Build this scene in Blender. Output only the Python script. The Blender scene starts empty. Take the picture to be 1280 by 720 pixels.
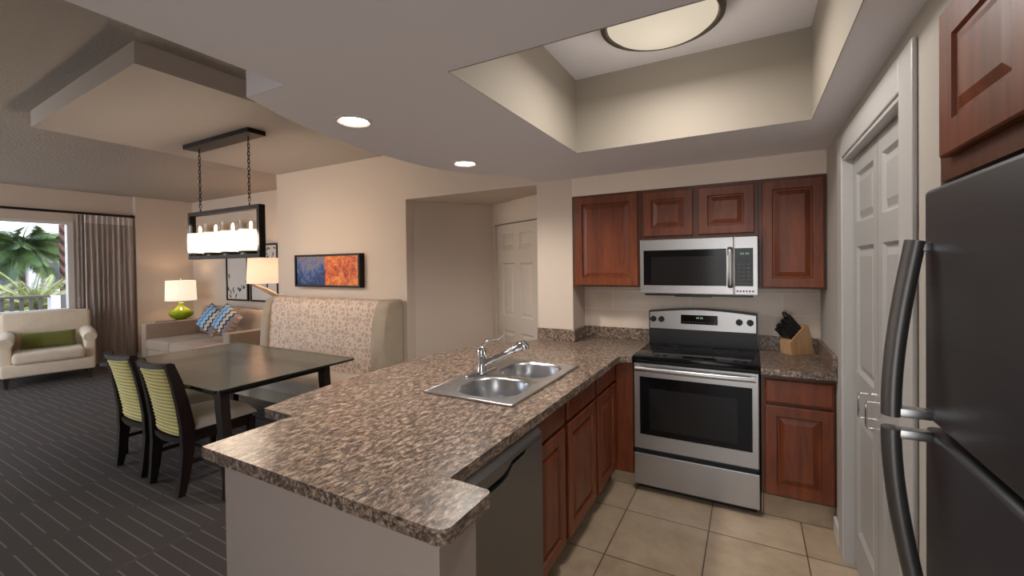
import bpy, bmesh, math, random
from mathutils import Vector, Matrix
C = bpy.context.scene.collection
SC = bpy.context.scene
PI = math.pi
V = Vector

# ------------------------------------------------------------------ camera
cam = bpy.data.cameras.new('camera')
cam.sensor_width = 36.0
cam.lens = 542.0/1280*36.0
cam.shift_y = -(360-338.21)/1280
cam.clip_start = 0.02
camo = bpy.data.objects.new('camera', cam); C.objects.link(camo)
def cam_axes(yaw, pitch, roll):
    cy, sy = math.cos(yaw), math.sin(yaw)
    fwd = V((-sy, cy, 0)); right = V((cy, sy, 0)); up = V((0, 0, 1))
    c, s = math.cos(pitch), math.sin(pitch)
    f2 = fwd*c+up*s; u2 = up*c-fwd*s
    c, s = math.cos(roll), math.sin(roll)
    return right*c+u2*s, u2*c-right*s, f2
_r, _u, _f = cam_axes(.5018, -.0109, -.0125)
camo.matrix_world = Matrix(((_r.x, _u.x, -_f.x, -.423), (_r.y, _u.y, -_f.y, -3.611), (_r.z, _u.z, -_f.z, 1.5386), (0, 0, 0, 1)))
SC.camera = camo

# ------------------------------------------------------------------ exposure, sky, sun
SC.view_settings.view_transform = 'Standard'
SC.view_settings.look = 'None'
SC.view_settings.gamma = 1.0
SC.view_settings.use_curve_mapping = False
SC.view_settings.exposure = 0.92
SKY = 2.15
w = bpy.data.worlds.new('sky'); SC.world = w; w.use_nodes = True
nt = w.node_tree; N = nt.nodes; LK = nt.links
bg = N['Background']
tc = N.new('ShaderNodeTexCoord'); sep = N.new('ShaderNodeSeparateXYZ')
LK.new(tc.outputs['Generated'], sep.inputs[0])
rmp = N.new('ShaderNodeValToRGB')
rmp.color_ramp.elements[0].position = 0.0; rmp.color_ramp.elements[0].color = (.62, .58, .55, 1)
e = rmp.color_ramp.elements.new(.02); e.color = (.95, .98, 1.0, 1)
e = rmp.color_ramp.elements.new(.35); e.color = (.55, .74, 1.0, 1)
rmp.color_ramp.elements[-1].position = 1.0; rmp.color_ramp.elements[-1].color = (.35, .55, .95, 1)
LK.new(sep.outputs['Z'], rmp.inputs[0])
cl = N.new('ShaderNodeTexNoise'); cl.inputs['Scale'].default_value = 3.0; cl.inputs['Detail'].default_value = 6
LK.new(tc.outputs['Generated'], cl.inputs['Vector'])
cr = N.new('ShaderNodeValToRGB'); cr.color_ramp.elements[0].position = .42; cr.color_ramp.elements[1].position = .62
LK.new(cl.outputs['Fac'], cr.inputs[0])
mx = N.new('ShaderNodeMix'); mx.data_type = 'RGBA'; mx.inputs[7].default_value = (1, 1, 1, 1)
LK.new(cr.outputs['Color'], mx.inputs[0]); LK.new(rmp.outputs['Color'], mx.inputs[6])
LK.new(mx.outputs[2], bg.inputs['Color'])
bg.inputs['Strength'].default_value = SKY
sun = bpy.data.lights.new('sun', 'SUN'); sun.energy = 3.0; sun.angle = .01; sun.color = (1, .93, .82)
suno = bpy.data.objects.new('sun', sun); C.objects.link(suno)
suno.rotation_euler = (math.radians(-38), math.radians(14), 0)      # high sun beyond the frames wall

# ------------------------------------------------------------------ helpers
def new_bm(): return bmesh.new()
def box(bm, x0, x1, y0, y1, z0, z1, bev=0, seg=2, M=None):
    vs = [bm.verts.new((x, y, z)) for x in (x0, x1) for y in (y0, y1) for z in (z0, z1)]
    F = [(0,1,3,2),(4,6,7,5),(0,4,5,1),(2,3,7,6),(0,2,6,4),(1,5,7,3)]
    fs = [bm.faces.new([vs[i] for i in f]) for f in F]
    if bev:
        es = list({e for f in fs for e in f.edges})
        r = bmesh.ops.bevel(bm, geom=es, offset=bev, segments=seg, profile=.5, affect='EDGES')
        vs = list({v for f in r['faces'] for v in f.verts} | {v for v in vs if v.is_valid})
    if M is not None:
        for v in vs: v.co = M @ v.co
    return vs
def prism(bm, pts, z0, z1, M=None, bev=0):
    a = [bm.verts.new((p[0], p[1], z0)) for p in pts]; b = [bm.verts.new((p[0], p[1], z1)) for p in pts]
    n = len(pts)
    fs = [bm.faces.new(list(reversed(a))), bm.faces.new(b)]
    for i in range(n): fs.append(bm.faces.new((a[i], a[(i+1) % n], b[(i+1) % n], b[i])))
    vs = a+b
    if bev:
        es = [e for e in {e for f in fs[:2] for e in f.edges}]
        r = bmesh.ops.bevel(bm, geom=es, offset=bev, segments=2, profile=.5, affect='EDGES')
        vs = list({v for f in r['faces'] for v in f.verts} | {v for v in vs if v.is_valid})
    if M is not None:
        for v in vs: v.co = M @ v.co
    return vs
def tube(bm, pts, r, n=8, cap=True, flat=None):
    """round tube through pts; r a number or one per point; flat=(ru,rv,ref) for a strap section"""
    pts = [V(p) for p in pts]; rings = []
    prev = None
    for i, p in enumerate(pts):
        t = (pts[min(i+1, len(pts)-1)]-pts[max(i-1, 0)]).normalized()
        if prev is None:
            ref = V((0, 0, 1)) if abs(t.z) < .9 else V((1, 0, 0))
            if flat: ref = V(flat[2])
            a = (ref-t*ref.dot(t)).normalized()
        else:
            a = (prev-t*prev.dot(t)).normalized()
        prev = a; b = t.cross(a)
        rr = r[i] if isinstance(r, (list, tuple)) else r
        ru, rv = (flat[0], flat[1]) if flat else (rr, rr)
        rings.append([bm.verts.new(p+a*ru*math.cos(2*PI*k/n+PI/n)+b*rv*math.sin(2*PI*k/n+PI/n)) for k in range(n)])
    for A, B in zip(rings, rings[1:]):
        for k in range(n): bm.faces.new((A[k], A[(k+1) % n], B[(k+1) % n], B[k]))
    if cap:
        bm.faces.new(list(reversed(rings[0]))); bm.faces.new(rings[-1])
def beam(bm, pts, w, d, ref=(0, 1, 0)):
    """rectangular bar through pts: w across ref, d along ref (each a number or one per point)"""
    pts = [V(p) for p in pts]; rings = []
    ref = V(ref)
    for i, p in enumerate(pts):
        t = (pts[min(i+1, len(pts)-1)]-pts[max(i-1, 0)]).normalized()
        a = (ref-t*ref.dot(t)).normalized(); b = t.cross(a)
        ww = w[i] if isinstance(w, (list, tuple)) else w; dd = d[i] if isinstance(d, (list, tuple)) else d
        rings.append([bm.verts.new(p+a*dd/2*s1+b*ww/2*s2) for s1, s2 in ((1, 1), (-1, 1), (-1, -1), (1, -1))])
    for A, B in zip(rings, rings[1:]):
        for k in range(4): bm.faces.new((A[k], A[(k+1) % 4], B[(k+1) % 4], B[k]))
    bm.faces.new(list(reversed(rings[0]))); bm.faces.new(rings[-1])
def lathe(bm, prof, c=(0, 0, 0), n=32, M=None):
    rings = []
    for r, z in prof:
        if r < 1e-5: rings.append([bm.verts.new((c[0], c[1], c[2]+z))])
        else: rings.append([bm.verts.new((c[0]+r*math.cos(2*PI*k/n), c[1]+r*math.sin(2*PI*k/n), c[2]+z)) for k in range(n)])
    for A, B in zip(rings, rings[1:]):
        if len(A) == 1 and len(B) == 1: continue
        for k in range(n):
            k2 = (k+1) % n
            if len(A) == 1: bm.faces.new((A[0], B[k2], B[k]))
            elif len(B) == 1: bm.faces.new((A[k], A[k2], B[0]))
            else: bm.faces.new((A[k], A[k2], B[k2], B[k]))
    if M is not None:
        for R in rings:
            for v in R: v.co = M @ v.co
def rings_panel(bm, M, u0, u1, v0, v1, rings, close=True):
    """nested rectangles (inset, depth) from outside in: raised or sunk panels; M maps (u, v, depth) to the world"""
    loops = []
    for ins, dep in rings:
        loops.append([bm.verts.new(M @ V(p)) for p in ((u0+ins, v0+ins, dep), (u1-ins, v0+ins, dep), (u1-ins, v1-ins, dep), (u0+ins, v1-ins, dep))])
    for A, B in zip(loops, loops[1:]):
        for k in range(4): bm.faces.new((A[k], A[(k+1) % 4], B[(k+1) % 4], B[k]))
    if close: bm.faces.new(loops[-1])
    return loops
def frame_map(origin, u, v, n):
    u, v, n = V(u), V(v), V(n)
    return Matrix(((u.x, v.x, n.x, origin[0]), (u.y, v.y, n.y, origin[1]), (u.z, v.z, n.z, origin[2]), (0, 0, 0, 1)))
def slab_with_panels(bm, M, U, Vv, panels, th, rings):
    """flat door leaf 0..U x 0..Vv with sunk/raised panels (u0,u1,v0,v1); front at depth 0, back at -th"""
    us = sorted({0, U, *[p[0] for p in panels], *[p[1] for p in panels]})
    vs = sorted({0, Vv, *[p[2] for p in panels], *[p[3] for p in panels]})
    P = {(a, b): bm.verts.new(M @ V((a, b, 0))) for a in us for b in vs}
    for i in range(len(us)-1):
        for j in range(len(vs)-1):
            cu, cv = (us[i]+us[i+1])/2, (vs[j]+vs[j+1])/2
            if any(p[0] < cu < p[1] and p[2] < cv < p[3] for p in panels): continue
            bm.faces.new((P[us[i], vs[j]], P[us[i+1], vs[j]], P[us[i+1], vs[j+1]], P[us[i], vs[j+1]]))
    for p in panels: rings_panel(bm, M, *p, rings)
    rings_panel(bm, M, 0, U, 0, Vv, [(0, 0), (0, -th)])
def obj(name, bm, mat, parent=None, smooth=None, origin=None, mods=None):
    bmesh.ops.remove_doubles(bm, verts=bm.verts, dist=1e-5)
    bmesh.ops.recalc_face_normals(bm, faces=bm.faces)
    o0 = V((0, 0, 0))
    if parent is not None:
        o0 = parent['_w'] if '_w' in parent else (0, 0, 0); o0 = V(o0)
    elif origin is not None: o0 = V(origin)
    else:
        xs = [v.co for v in bm.verts]
        o0 = V(((min(c.x for c in xs)+max(c.x for c in xs))/2, (min(c.y for c in xs)+max(c.y for c in xs))/2, min(c.z for c in xs)))
    for v in bm.verts: v.co -= o0
    me = bpy.data.meshes.new(name); bm.to_mesh(me); bm.free()
    if smooth is not None:
        for p in me.polygons: p.use_smooth = True
        if smooth < 3: me.set_sharp_from_angle(angle=smooth)
    o = bpy.data.objects.new(name, me); C.objects.link(o)
    me.materials.append(mat)
    if parent is not None: o.parent = parent; o['_w'] = tuple(o0)
    else: o.location = o0; o['_w'] = tuple(o0)
    return o
def thing(name, label, cat, loc=(0, 0, 0), group=None):
    o = bpy.data.objects.new(name, None); C.objects.link(o); o.location = loc; o['_w'] = tuple(loc)
    o.empty_display_size = .1
    o['label'] = label; o['category'] = cat
    if group: o['group'] = group
    return o
def tag(o, label, cat, group=None):
    o['label'] = label; o['category'] = cat
    if group: o['group'] = group
    return o
def struct(name, bm, mat, parent=None, smooth=None):
    o = obj(name, bm, mat, parent, smooth)
    if parent is None: o['kind'] = 'structure'
    return o
def dup(root, loc, label=None, rotz=None):
    r = root.copy(); C.objects.link(r); r.location = loc
    if rotz is not None: r.rotation_euler = (0, 0, rotz)
    if label: r['label'] = label
    for ch in list(root.children):
        c = ch.copy(); C.objects.link(c); c.parent = r
        for g in list(ch.children):
            d = g.copy(); C.objects.link(d); d.parent = c
    return r
SM = .7

# ------------------------------------------------------------------ materials
def mat(name, col, rough=.5, metal=0.0, **k):
    m = bpy.data.materials.new(name); m.use_nodes = True
    b = m.node_tree.nodes['Principled BSDF']
    b.inputs['Base Color'].default_value = (*col, 1); b.inputs['Roughness'].default_value = rough; b.inputs['Metallic'].default_value = metal
    for a, v in k.items():
        b.inputs[a.replace('_', ' ')].default_value = v
    return m
def nodes(m): return m.node_tree.nodes, m.node_tree.links, m.node_tree.nodes['Principled BSDF']
def coords(m, scale=(1, 1, 1), rot=(0, 0, 0), kind='Object'):
    n, l, b = nodes(m)
    t = n.new('ShaderNodeTexCoord'); mp = n.new('ShaderNodeMapping')
    mp.inputs['Scale'].default_value = scale; mp.inputs['Rotation'].default_value = rot
    l.new(t.outputs[kind], mp.inputs[0]); return mp.outputs[0]
def noise(m, vec, scale, detail=4, rough=.5, dist=0):
    n, l, b = nodes(m); t = n.new('ShaderNodeTexNoise')
    t.inputs['Scale'].default_value = scale; t.inputs['Detail'].default_value = detail; t.inputs['Roughness'].default_value = rough
    t.inputs['Distortion'].default_value = dist
    l.new(vec, t.inputs['Vector']); return t.outputs['Fac']
def ramp(m, fac, stops, interp='LINEAR'):
    n, l, b = nodes(m); r = n.new('ShaderNodeValToRGB'); cr = r.color_ramp; cr.interpolation = interp
    cr.elements[0].position, cr.elements[0].color = stops[0][0], (*stops[0][1], 1)
    cr.elements[1].position, cr.elements[1].color = stops[-1][0], (*stops[-1][1], 1)
    for p, c in stops[1:-1]:
        e = cr.elements.new(p); e.color = (*c, 1)
    l.new(fac, r.inputs[0]); return r.outputs['Color']
def mixc(m, fac, a, b_, mode='MIX'):
    n, l, b = nodes(m); x = n.new('ShaderNodeMix'); x.data_type = 'RGBA'; x.blend_type = mode
    for i, s in ((0, fac), (6, a), (7, b_)):
        if hasattr(s, 'is_output'): l.new(s, x.inputs[i])
        elif i == 0: x.inputs[0].default_value = s
        else: x.inputs[i].default_value = (*s, 1)
    return x.outputs[2]
def mth(m, op, a, b_=None, c=None):
    n, l, b = nodes(m); x = n.new('ShaderNodeMath'); x.operation = op
    for i, s in enumerate((a, b_, c)):
        if s is None: continue
        if hasattr(s, 'is_output'): l.new(s, x.inputs[i])
        else: x.inputs[i].default_value = s
    return x.outputs[0]
def sepxyz(m, vec):
    n, l, b = nodes(m); x = n.new('ShaderNodeSeparateXYZ'); l.new(vec, x.inputs[0]); return x.outputs
def base(m, c): n, l, b = nodes(m); l.new(c, b.inputs['Base Color'])
def bump(m, h, strength=.3, dist=.01):
    n, l, b = nodes(m); x = n.new('ShaderNodeBump'); x.inputs['Strength'].default_value = strength; x.inputs['Distance'].default_value = dist
    l.new(h, x.inputs['Height']); l.new(x.outputs[0], b.inputs['Normal'])
def paint(name, col, sc=60, st=.15):
    m = mat(name, col, .75); v = coords(m); bump(m, noise(m, v, sc, 3), st, .003); return m

M_WALL = paint('beige_wall_paint', (.62, .52, .44))
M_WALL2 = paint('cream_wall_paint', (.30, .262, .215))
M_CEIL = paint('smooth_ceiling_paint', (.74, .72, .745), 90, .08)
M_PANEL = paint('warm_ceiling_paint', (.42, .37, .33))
M_SOFFIT = paint('lit_wall_paint', (.76, .65, .56))  # wall paint made lighter to stand in for light missing on the soffit
M_PENIN = paint('shaded_wall_paint', (.37, .305, .26))  # wall paint made darker, the half wall's shade put into its colour
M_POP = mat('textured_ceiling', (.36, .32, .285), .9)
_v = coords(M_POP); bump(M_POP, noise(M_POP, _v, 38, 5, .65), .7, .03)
M_WHITE = paint('white_door_paint', (.41, .405, .395), 20, .03); M_WHITE.node_tree.nodes['Principled BSDF'].inputs['Roughness'].default_value = .4
M_TRIM = mat('white_trim_paint', (.66, .63, .60), .4)
M_TRIM2 = mat('casing_white_paint', (.50, .49, .475), .4)
M_WALLR = paint('greige_wall_paint', (.46, .425, .38))
M_HDOOR = mat('hall_door_paint', (.66, .58, .50), .45)

# carpet: bands .66 wide across X, cross stripes every .077 along Y
M_CARPET = mat('striped_carpet', (.03, .026, .024), .95)
def _carpet(m):
    v = coords(m); s = sepxyz(m, v)
    u = mth(m, 'DIVIDE', s[0], .66); col = mth(m, 'FLOOR', u); fu = mth(m, 'SUBTRACT', u, col)
    n, l, b = nodes(m)
    wn = n.new('ShaderNodeTexWhiteNoise'); wn.noise_dimensions = '1D'; l.new(col, wn.inputs['W'])
    vv = mth(m, 'ADD', mth(m, 'DIVIDE', s[1], .077), mth(m, 'MULTIPLY', wn.outputs['Value'], 7.3))
    row = mth(m, 'FLOOR', vv); fv = mth(m, 'SUBTRACT', vv, row)
    wn2 = n.new('ShaderNodeTexWhiteNoise'); wn2.noise_dimensions = '2D'
    cb = n.new('ShaderNodeCombineXYZ'); l.new(col, cb.inputs[0]); l.new(row, cb.inputs[1]); l.new(cb.outputs[0], wn2.inputs['Vector'])
    st = mth(m, 'LESS_THAN', mth(m, 'ABSOLUTE', mth(m, 'SUBTRACT', fv, .5)), .05)
    half = mth(m, 'ADD', .34, mth(m, 'MULTIPLY', mth(m, 'GREATER_THAN', wn2.outputs['Value'], .35), .13))
    ln = mth(m, 'LESS_THAN', mth(m, 'ABSOLUTE', mth(m, 'SUBTRACT', fu, .5)), half)
    stripe = mth(m, 'MULTIPLY', st, ln)
    seam = mth(m, 'MULTIPLY', mth(m, 'LESS_THAN', mth(m, 'ABSOLUTE', mth(m, 'SUBTRACT', fu, .5)), .498), 1.0)
    seam = mth(m, 'MULTIPLY', mth(m, 'SUBTRACT', 1.0, mth(m, 'LESS_THAN', mth(m, 'ABSOLUTE', mth(m, 'SUBTRACT', fu, .5)), .492)), mth(m, 'GREATER_THAN', wn2.outputs['Value'], .5))
    nz = noise(m, v, 160, 3, .7)
    big = noise(m, v, 1.6, 2)
    c0 = ramp(m, nz, [(.3, (.042, .034, .031)), (.7, (.082, .068, .062))])
    c0 = mixc(m, mth(m, 'MULTIPLY', big, .25), c0, (.05, .04, .032))
    f = mth(m, 'MULTIPLY', mth(m, 'ADD', mth(m, 'MULTIPLY', stripe, .9), mth(m, 'MULTIPLY', seam, .35)), mth(m, 'ADD', mth(m, 'MULTIPLY', nz, .9), .3))
    base(m, mixc(m, f, c0, (.20, .175, .16)))
    bump(m, nz, .4, .004)
_carpet(M_CARPET)

def tilemat(name, s, ox, oy, grout, c1, c2, gcol, axes=(0, 1), offset=0.0, s2=None, gsoft=.4, rough=.4):
    m = mat(name, c1, rough); v = coords(m); sp = sepxyz(m, v); s2 = s2 or s
    q = mth(m, 'DIVIDE', mth(m, 'SUBTRACT', sp[axes[1]], oy), s2); row = mth(m, 'FLOOR', q)
    p = mth(m, 'DIVIDE', mth(m, 'SUBTRACT', sp[axes[0]], ox), s)
    if offset: p = mth(m, 'ADD', p, mth(m, 'MULTIPLY', mth(m, 'MODULO', mth(m, 'ADD', row, 100), 2), offset))
    col = mth(m, 'FLOOR', p)
    fp = mth(m, 'ABSOLUTE', mth(m, 'SUBTRACT', mth(m, 'SUBTRACT', p, col), .5)); fq = mth(m, 'ABSOLUTE', mth(m, 'SUBTRACT', mth(m, 'SUBTRACT', q, row), .5))
    g = mth(m, 'MAXIMUM', mth(m, 'GREATER_THAN', fp, .5-grout/s/2), mth(m, 'GREATER_THAN', fq, .5-grout/s2/2))
    n, l, b = nodes(m)
    wn = n.new('ShaderNodeTexWhiteNoise'); wn.noise_dimensions = '2D'; cb = n.new('ShaderNodeCombineXYZ')
    l.new(col, cb.inputs[0]); l.new(row, cb.inputs[1]); l.new(cb.outputs[0], wn.inputs['Vector'])
    nz = noise(m, v, 7, 6, .62)
    fac = mth(m, 'ADD', mth(m, 'MULTIPLY', nz, .8), mth(m, 'MULTIPLY', wn.outputs['Value'], .2))
    c = ramp(m, fac, [(.32, c1), (.68, c2)])
    base(m, mixc(m, g, c, gcol))
    h = mth(m, 'SUBTRACT', mth(m, 'MULTIPLY', nz, .15), g); bump(m, h, .35, .003)
    return m
M_TILE = tilemat('stone_floor_tile', .4713, -1.1105, -.905, .007, (.38, .285, .19), (.53, .42, .30), (.13, .095, .07))
M_TOE = tilemat('stone_base_tile', .4713, -1.1105, -.0, .007, (.38, .285, .19), (.53, .42, .30), (.13, .095, .07), axes=(0, 2), s2=3.0)
M_SPLASH = tilemat('beige_wall_tile', .61, -1.44, 1.164, .006, (.68, .56, .46), (.76, .64, .54), (.85, .76, .68), axes=(0, 2), s2=.152, offset=.5, rough=.3)

M_GRANITE = mat('brown_speckled_granite', (.3, .2, .15), .30)
def _granite(m):
    va = coords(m, (1.0, .45, 1.0), (0, 0, math.radians(-22)))
    vb = coords(m)
    n1 = noise(m, va, 58, 5, .74, .5); n2 = noise(m, va, 30, 5, .70, .3); n3 = noise(m, vb, 110, 3, .6); n4 = noise(m, vb, 3.0, 3)
    c = ramp(m, n1, [(.36, (.012, .010, .009)), (.44, (.075, .046, .031)), (.50, (.19, .128, .09)), (.56, (.325, .24, .178)), (.66, (.52, .435, .36))])
    k = ramp(m, n2, [(.53, (0, 0, 0)), (.60, (1, 1, 1))])
    c = mixc(m, mth(m, 'MULTIPLY', k, .85), c, (.055, .045, .043))
    k2 = ramp(m, n3, [(.60, (0, 0, 0)), (.68, (1, 1, 1))])
    c = mixc(m, mth(m, 'MULTIPLY', k2, .7), c, (.55, .46, .37))
    c = mixc(m, mth(m, 'MULTIPLY', n4, .22), c, (.20, .155, .13))
    base(m, c)
_granite(M_GRANITE)

def wood(name, a, b_, c, sc=(14, 14, 1.6), rough=.40, coat=.12):
    m = mat(name, a, rough); m.node_tree.nodes['Principled BSDF'].inputs['Coat Weight'].default_value = coat
    m.node_tree.nodes['Principled BSDF'].inputs['Coat Roughness'].default_value = .25
    v = coords(m, sc); n1 = noise(m, v, 1.6, 6, .65, .6); n2 = noise(m, coords(m), 2.2, 3)
    f = mth(m, 'ADD', mth(m, 'MULTIPLY', n1, .75), mth(m, 'MULTIPLY', n2, .25))
    base(m, ramp(m, f, [(.33, a), (.5, b_), (.68, c)])); return m
M_CHERRY = wood('cherry_wood', (.088, .0175, .0048), (.162, .034, .0075), (.230, .056, .0135))
M_CHERRYD = wood('dark_cherry_edge', (.060, .018, .008), (.095, .028, .011), (.125, .038, .015))
M_ESPRESSO = wood('espresso_wood', (.008, .0042, .0036), (.013, .0062, .005), (.020, .0095, .0075), rough=.45, coat=.05)
M_ESPRESSO.node_tree.nodes['Principled BSDF'].inputs['Specular IOR Level'].default_value = .3
M_BLOCK = wood('pale_beech_wood', (.42, .24, .11), (.52, .31, .155), (.60, .38, .20), sc=(20, 20, 3), rough=.5, coat=0)
M_ARMWOOD = mat('walnut_lamp_arm', (.22, .14, .075), .45)

def steel(name, col, rough, metal=1.0, sc=(1, 1, 120)):
    m = mat(name, col, rough, metal); v = coords(m, sc); nz = noise(m, v, 2.0, 3)
    n, l, b = nodes(m)
    r = mth(m, 'ADD', mth(m, 'MULTIPLY', nz, .08), rough-.04); l.new(r, b.inputs['Roughness'])
    base(m, ramp(m, nz, [(.3, tuple(x*.96 for x in col)), (.7, col)])); return m
M_STEEL = steel('brushed_stainless_steel', (.49, .485, .485), .32)
M_SINK = mat('satin_sink_steel', (.52, .53, .55), .30, 1.0)
M_FRIDGE = steel('dark_brushed_steel', (.085, .086, .095), .42, .7)
M_DW = steel('grey_dishwasher_steel', (.20, .20, .20), .36, .9)
M_HANDLE = mat('fridge_handle_metal', (.15, .145, .14), .42, .8)
M_CHROME = mat('polished_chrome', (.72, .73, .75), .09, 1)
M_BLACKGL = mat('black_glass', (.005, .005, .006), .10, Specular_IOR_Level=.22)
M_BLACK = mat('black_plastic', (.010, .010, .011), .38)
M_OVENWIN = mat('oven_window_glass', (.014, .0135, .014), .14, Specular_IOR_Level=.25)
M_BRONZE = mat('dark_bronze_metal', (.018, .013, .011), .42, .6)
M_BRONZE2 = mat('brown_bronze_trim', (.05, .038, .026), .42, .4)
def glow(name, col, st, basec=(.8, .8, .8)):
    m = mat(name, basec, .5); b = m.node_tree.nodes['Principled BSDF']
    b.inputs['Emission Color'].default_value = (*col, 1); b.inputs['Emission Strength'].default_value = st; return m
CANDLE = 13.0
M_CANDLE = glow('lit_frosted_glass', (1, .86, .72), CANDLE)
def _cnd(m):
    n, l, b = nodes(m); z = sepxyz(m, coords(m))[2]
    t = mth(m, 'DIVIDE', mth(m, 'ADD', z, .9175), .0925); q = mth(m, 'MAXIMUM', mth(m, 'SUBTRACT', 1.0, mth(m, 'MULTIPLY', t, t)), 0.0)
    l.new(mth(m, 'ADD', mth(m, 'MULTIPLY', mth(m, 'POWER', q, 2.5), CANDLE*1.9), .33), b.inputs['Emission Strength'])
_cnd(M_CANDLE)
M_BULB = glow('lit_candle_bulb', (1, .86, .72), 6)
M_CAN = glow('lit_downlight_lens', (1, .88, .72), 14)
M_DOME = glow('lit_alabaster_bowl', (1, .85, .66), .34, (.05, .045, .04)); M_DOME.node_tree.nodes['Principled BSDF'].inputs['Specular IOR Level'].default_value = 0.0
M_DIGIT = glow('lit_green_digits', (.45, .75, .5), .22, (.02, .02, .02))
M_BURNER = mat('faint_burner_print', (.022, .022, .023), .3)
M_LEGEND = mat('grey_control_legend', (.10, .10, .10), .5)
def shade_mat(name, col, em):
    m = bpy.data.materials.new(name); m.use_nodes = True; n = m.node_tree.nodes; l = m.node_tree.links
    n.remove(n['Principled BSDF']); out = n['Material Output']
    d = n.new('ShaderNodeBsdfDiffuse'); d.inputs[0].default_value = (*col, 1)
    t = n.new('ShaderNodeBsdfTranslucent'); t.inputs[0].default_value = (*col, 1)
    mx_ = n.new('ShaderNodeMixShader'); mx_.inputs[0].default_value = .32; l.new(d.outputs[0], mx_.inputs[1]); l.new(t.outputs[0], mx_.inputs[2])
    e_ = n.new('ShaderNodeEmission'); e_.inputs[0].default_value = (1, .86, .74, 1); e_.inputs[1].default_value = em
    a = n.new('ShaderNodeAddShader'); l.new(mx_.outputs[0], a.inputs[0]); l.new(e_.outputs[0], a.inputs[1]); l.new(a.outputs[0], out.inputs[0]); return m
M_SHADE = shade_mat('white_linen_shade', (.80, .74, .68), .22)
M_SHADE2 = shade_mat('cream_lamp_shade', (.80, .64, .52), .16)
def glassy(name, col, mixf, rough=.02):
    m = bpy.data.materials.new(name); m.use_nodes = True; n = m.node_tree.nodes; l = m.node_tree.links
    n.remove(n['Principled BSDF']); out = n['Material Output']
    t = n.new('ShaderNodeBsdfTransparent'); t.inputs[0].default_value = (*col, 1)
    g = n.new('ShaderNodeBsdfGlossy'); g.inputs['Roughness'].default_value = rough
    f = n.new('ShaderNodeLayerWeight'); f.inputs[0].default_value = .12; f = f.outputs['Facing'].node
    mm = n.new('ShaderNodeMath'); mm.operation = 'MULTIPLY'; mm.inputs[1].default_value = mixf; l.new(f.outputs['Facing'], mm.inputs[0])
    x = n.new('ShaderNodeMixShader'); l.new(mm.outputs[0], x.inputs[0]); l.new(t.outputs[0], x.inputs[1]); l.new(g.outputs[0], x.inputs[2]); l.new(x.outputs[0], out.inputs[0]); return m
M_PANE = glassy('clear_window_glass', (.93, .95, .95), .8)
M_CLEAR = glassy('clear_lamp_glass', (.95, .92, .88), .35)
M_GREENGL = mat('lime_green_glass', (.42, .55, .012), .06, Transmission_Weight=.35, IOR=1.45)
M_TABLEGL = mat('smoked_table_glass', (.165, .17, .145), .20, IOR=1.45)
def _tgl(m):
    n, l, b = nodes(m); t = n.new('ShaderNodeBsdfTransparent'); t.inputs[0].default_value = (.80, .82, .76, 1)
    x = n.new('ShaderNodeMixShader'); x.inputs[0].default_value = .36; l.new(b.outputs[0], x.inputs[1]); l.new(t.outputs[0], x.inputs[2]); l.new(x.outputs[0], n['Material Output'].inputs[0])
_tgl(M_TABLEGL)
M_TABLEEDGE = mat('dark_glass_edge', (.006, .007, .006), .12)

def fabric(name, col, sc=350, st=.25, var=.12, rough=.9):
    m = mat(name, col, rough); v = coords(m); nz = noise(m, v, sc, 2, .6); big = noise(m, v, 9, 3)
    f = mth(m, 'ADD', mth(m, 'MULTIPLY', nz, .6), mth(m, 'MULTIPLY', big, .4))
    base(m, ramp(m, f, [(.3, tuple(x*(1-var) for x in col)), (.7, tuple(min(1, x*(1+var)) for x in col))])); bump(m, nz, st, .002)
    m.node_tree.nodes['Principled BSDF'].inputs['Sheen Weight'].default_value = .15
    return m
M_SOFA = fabric('taupe_sofa_fabric', (.36, .27, .20))
M_ARMCH = fabric('cream_armchair_fabric', (.68, .57, .44))
M_SEAT = fabric('beige_seat_fabric', (.62, .53, .45))
M_BOOTH = fabric('sand_booth_fabric', (.42, .345, .26))
M_GREENPIL = fabric('olive_green_fabric', (.15, .16, .03))
M_YELLOW = fabric('yellow_ribbed_fabric', (.50, .47, .17), 200, .2)
def _yel(m):
    n, l, b = nodes(m); v = coords(m); s = sepxyz(m, v)
    sn = mth(m, 'SINE', mth(m, 'MULTIPLY', s[2], 2*PI/.0262))
    f = mth(m, 'ADD', mth(m, 'MULTIPLY', sn, .5), .5)
    f = mth(m, 'ADD', mth(m, 'MULTIPLY', f, .75), mth(m, 'MULTIPLY', noise(m, v, 90, 3), .25))
    base(m, ramp(m, f, [(.15, (.48, .39, .09)), (.6, (.76, .65, .24)), (.95, (.88, .80, .46))]))
_yel(M_YELLOW)
M_CURTAIN = fabric('taupe_curtain_cloth', (.30, .245, .22), 120, .2, .15)
M_CURTTOP = fabric('pale_curtain_heading', (.68, .61, .58), 120, .2, .1)
def _curt(m):
    v = coords(m, (1, 9, .35)); nz = noise(m, v, 5, 4, .6)
    base(m, ramp(m, nz, [(.3, (.36, .30, .275)), (.6, (.50, .43, .40)), (.75, (.60, .53, .50))]))
_curt(M_CURTAIN)
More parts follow.
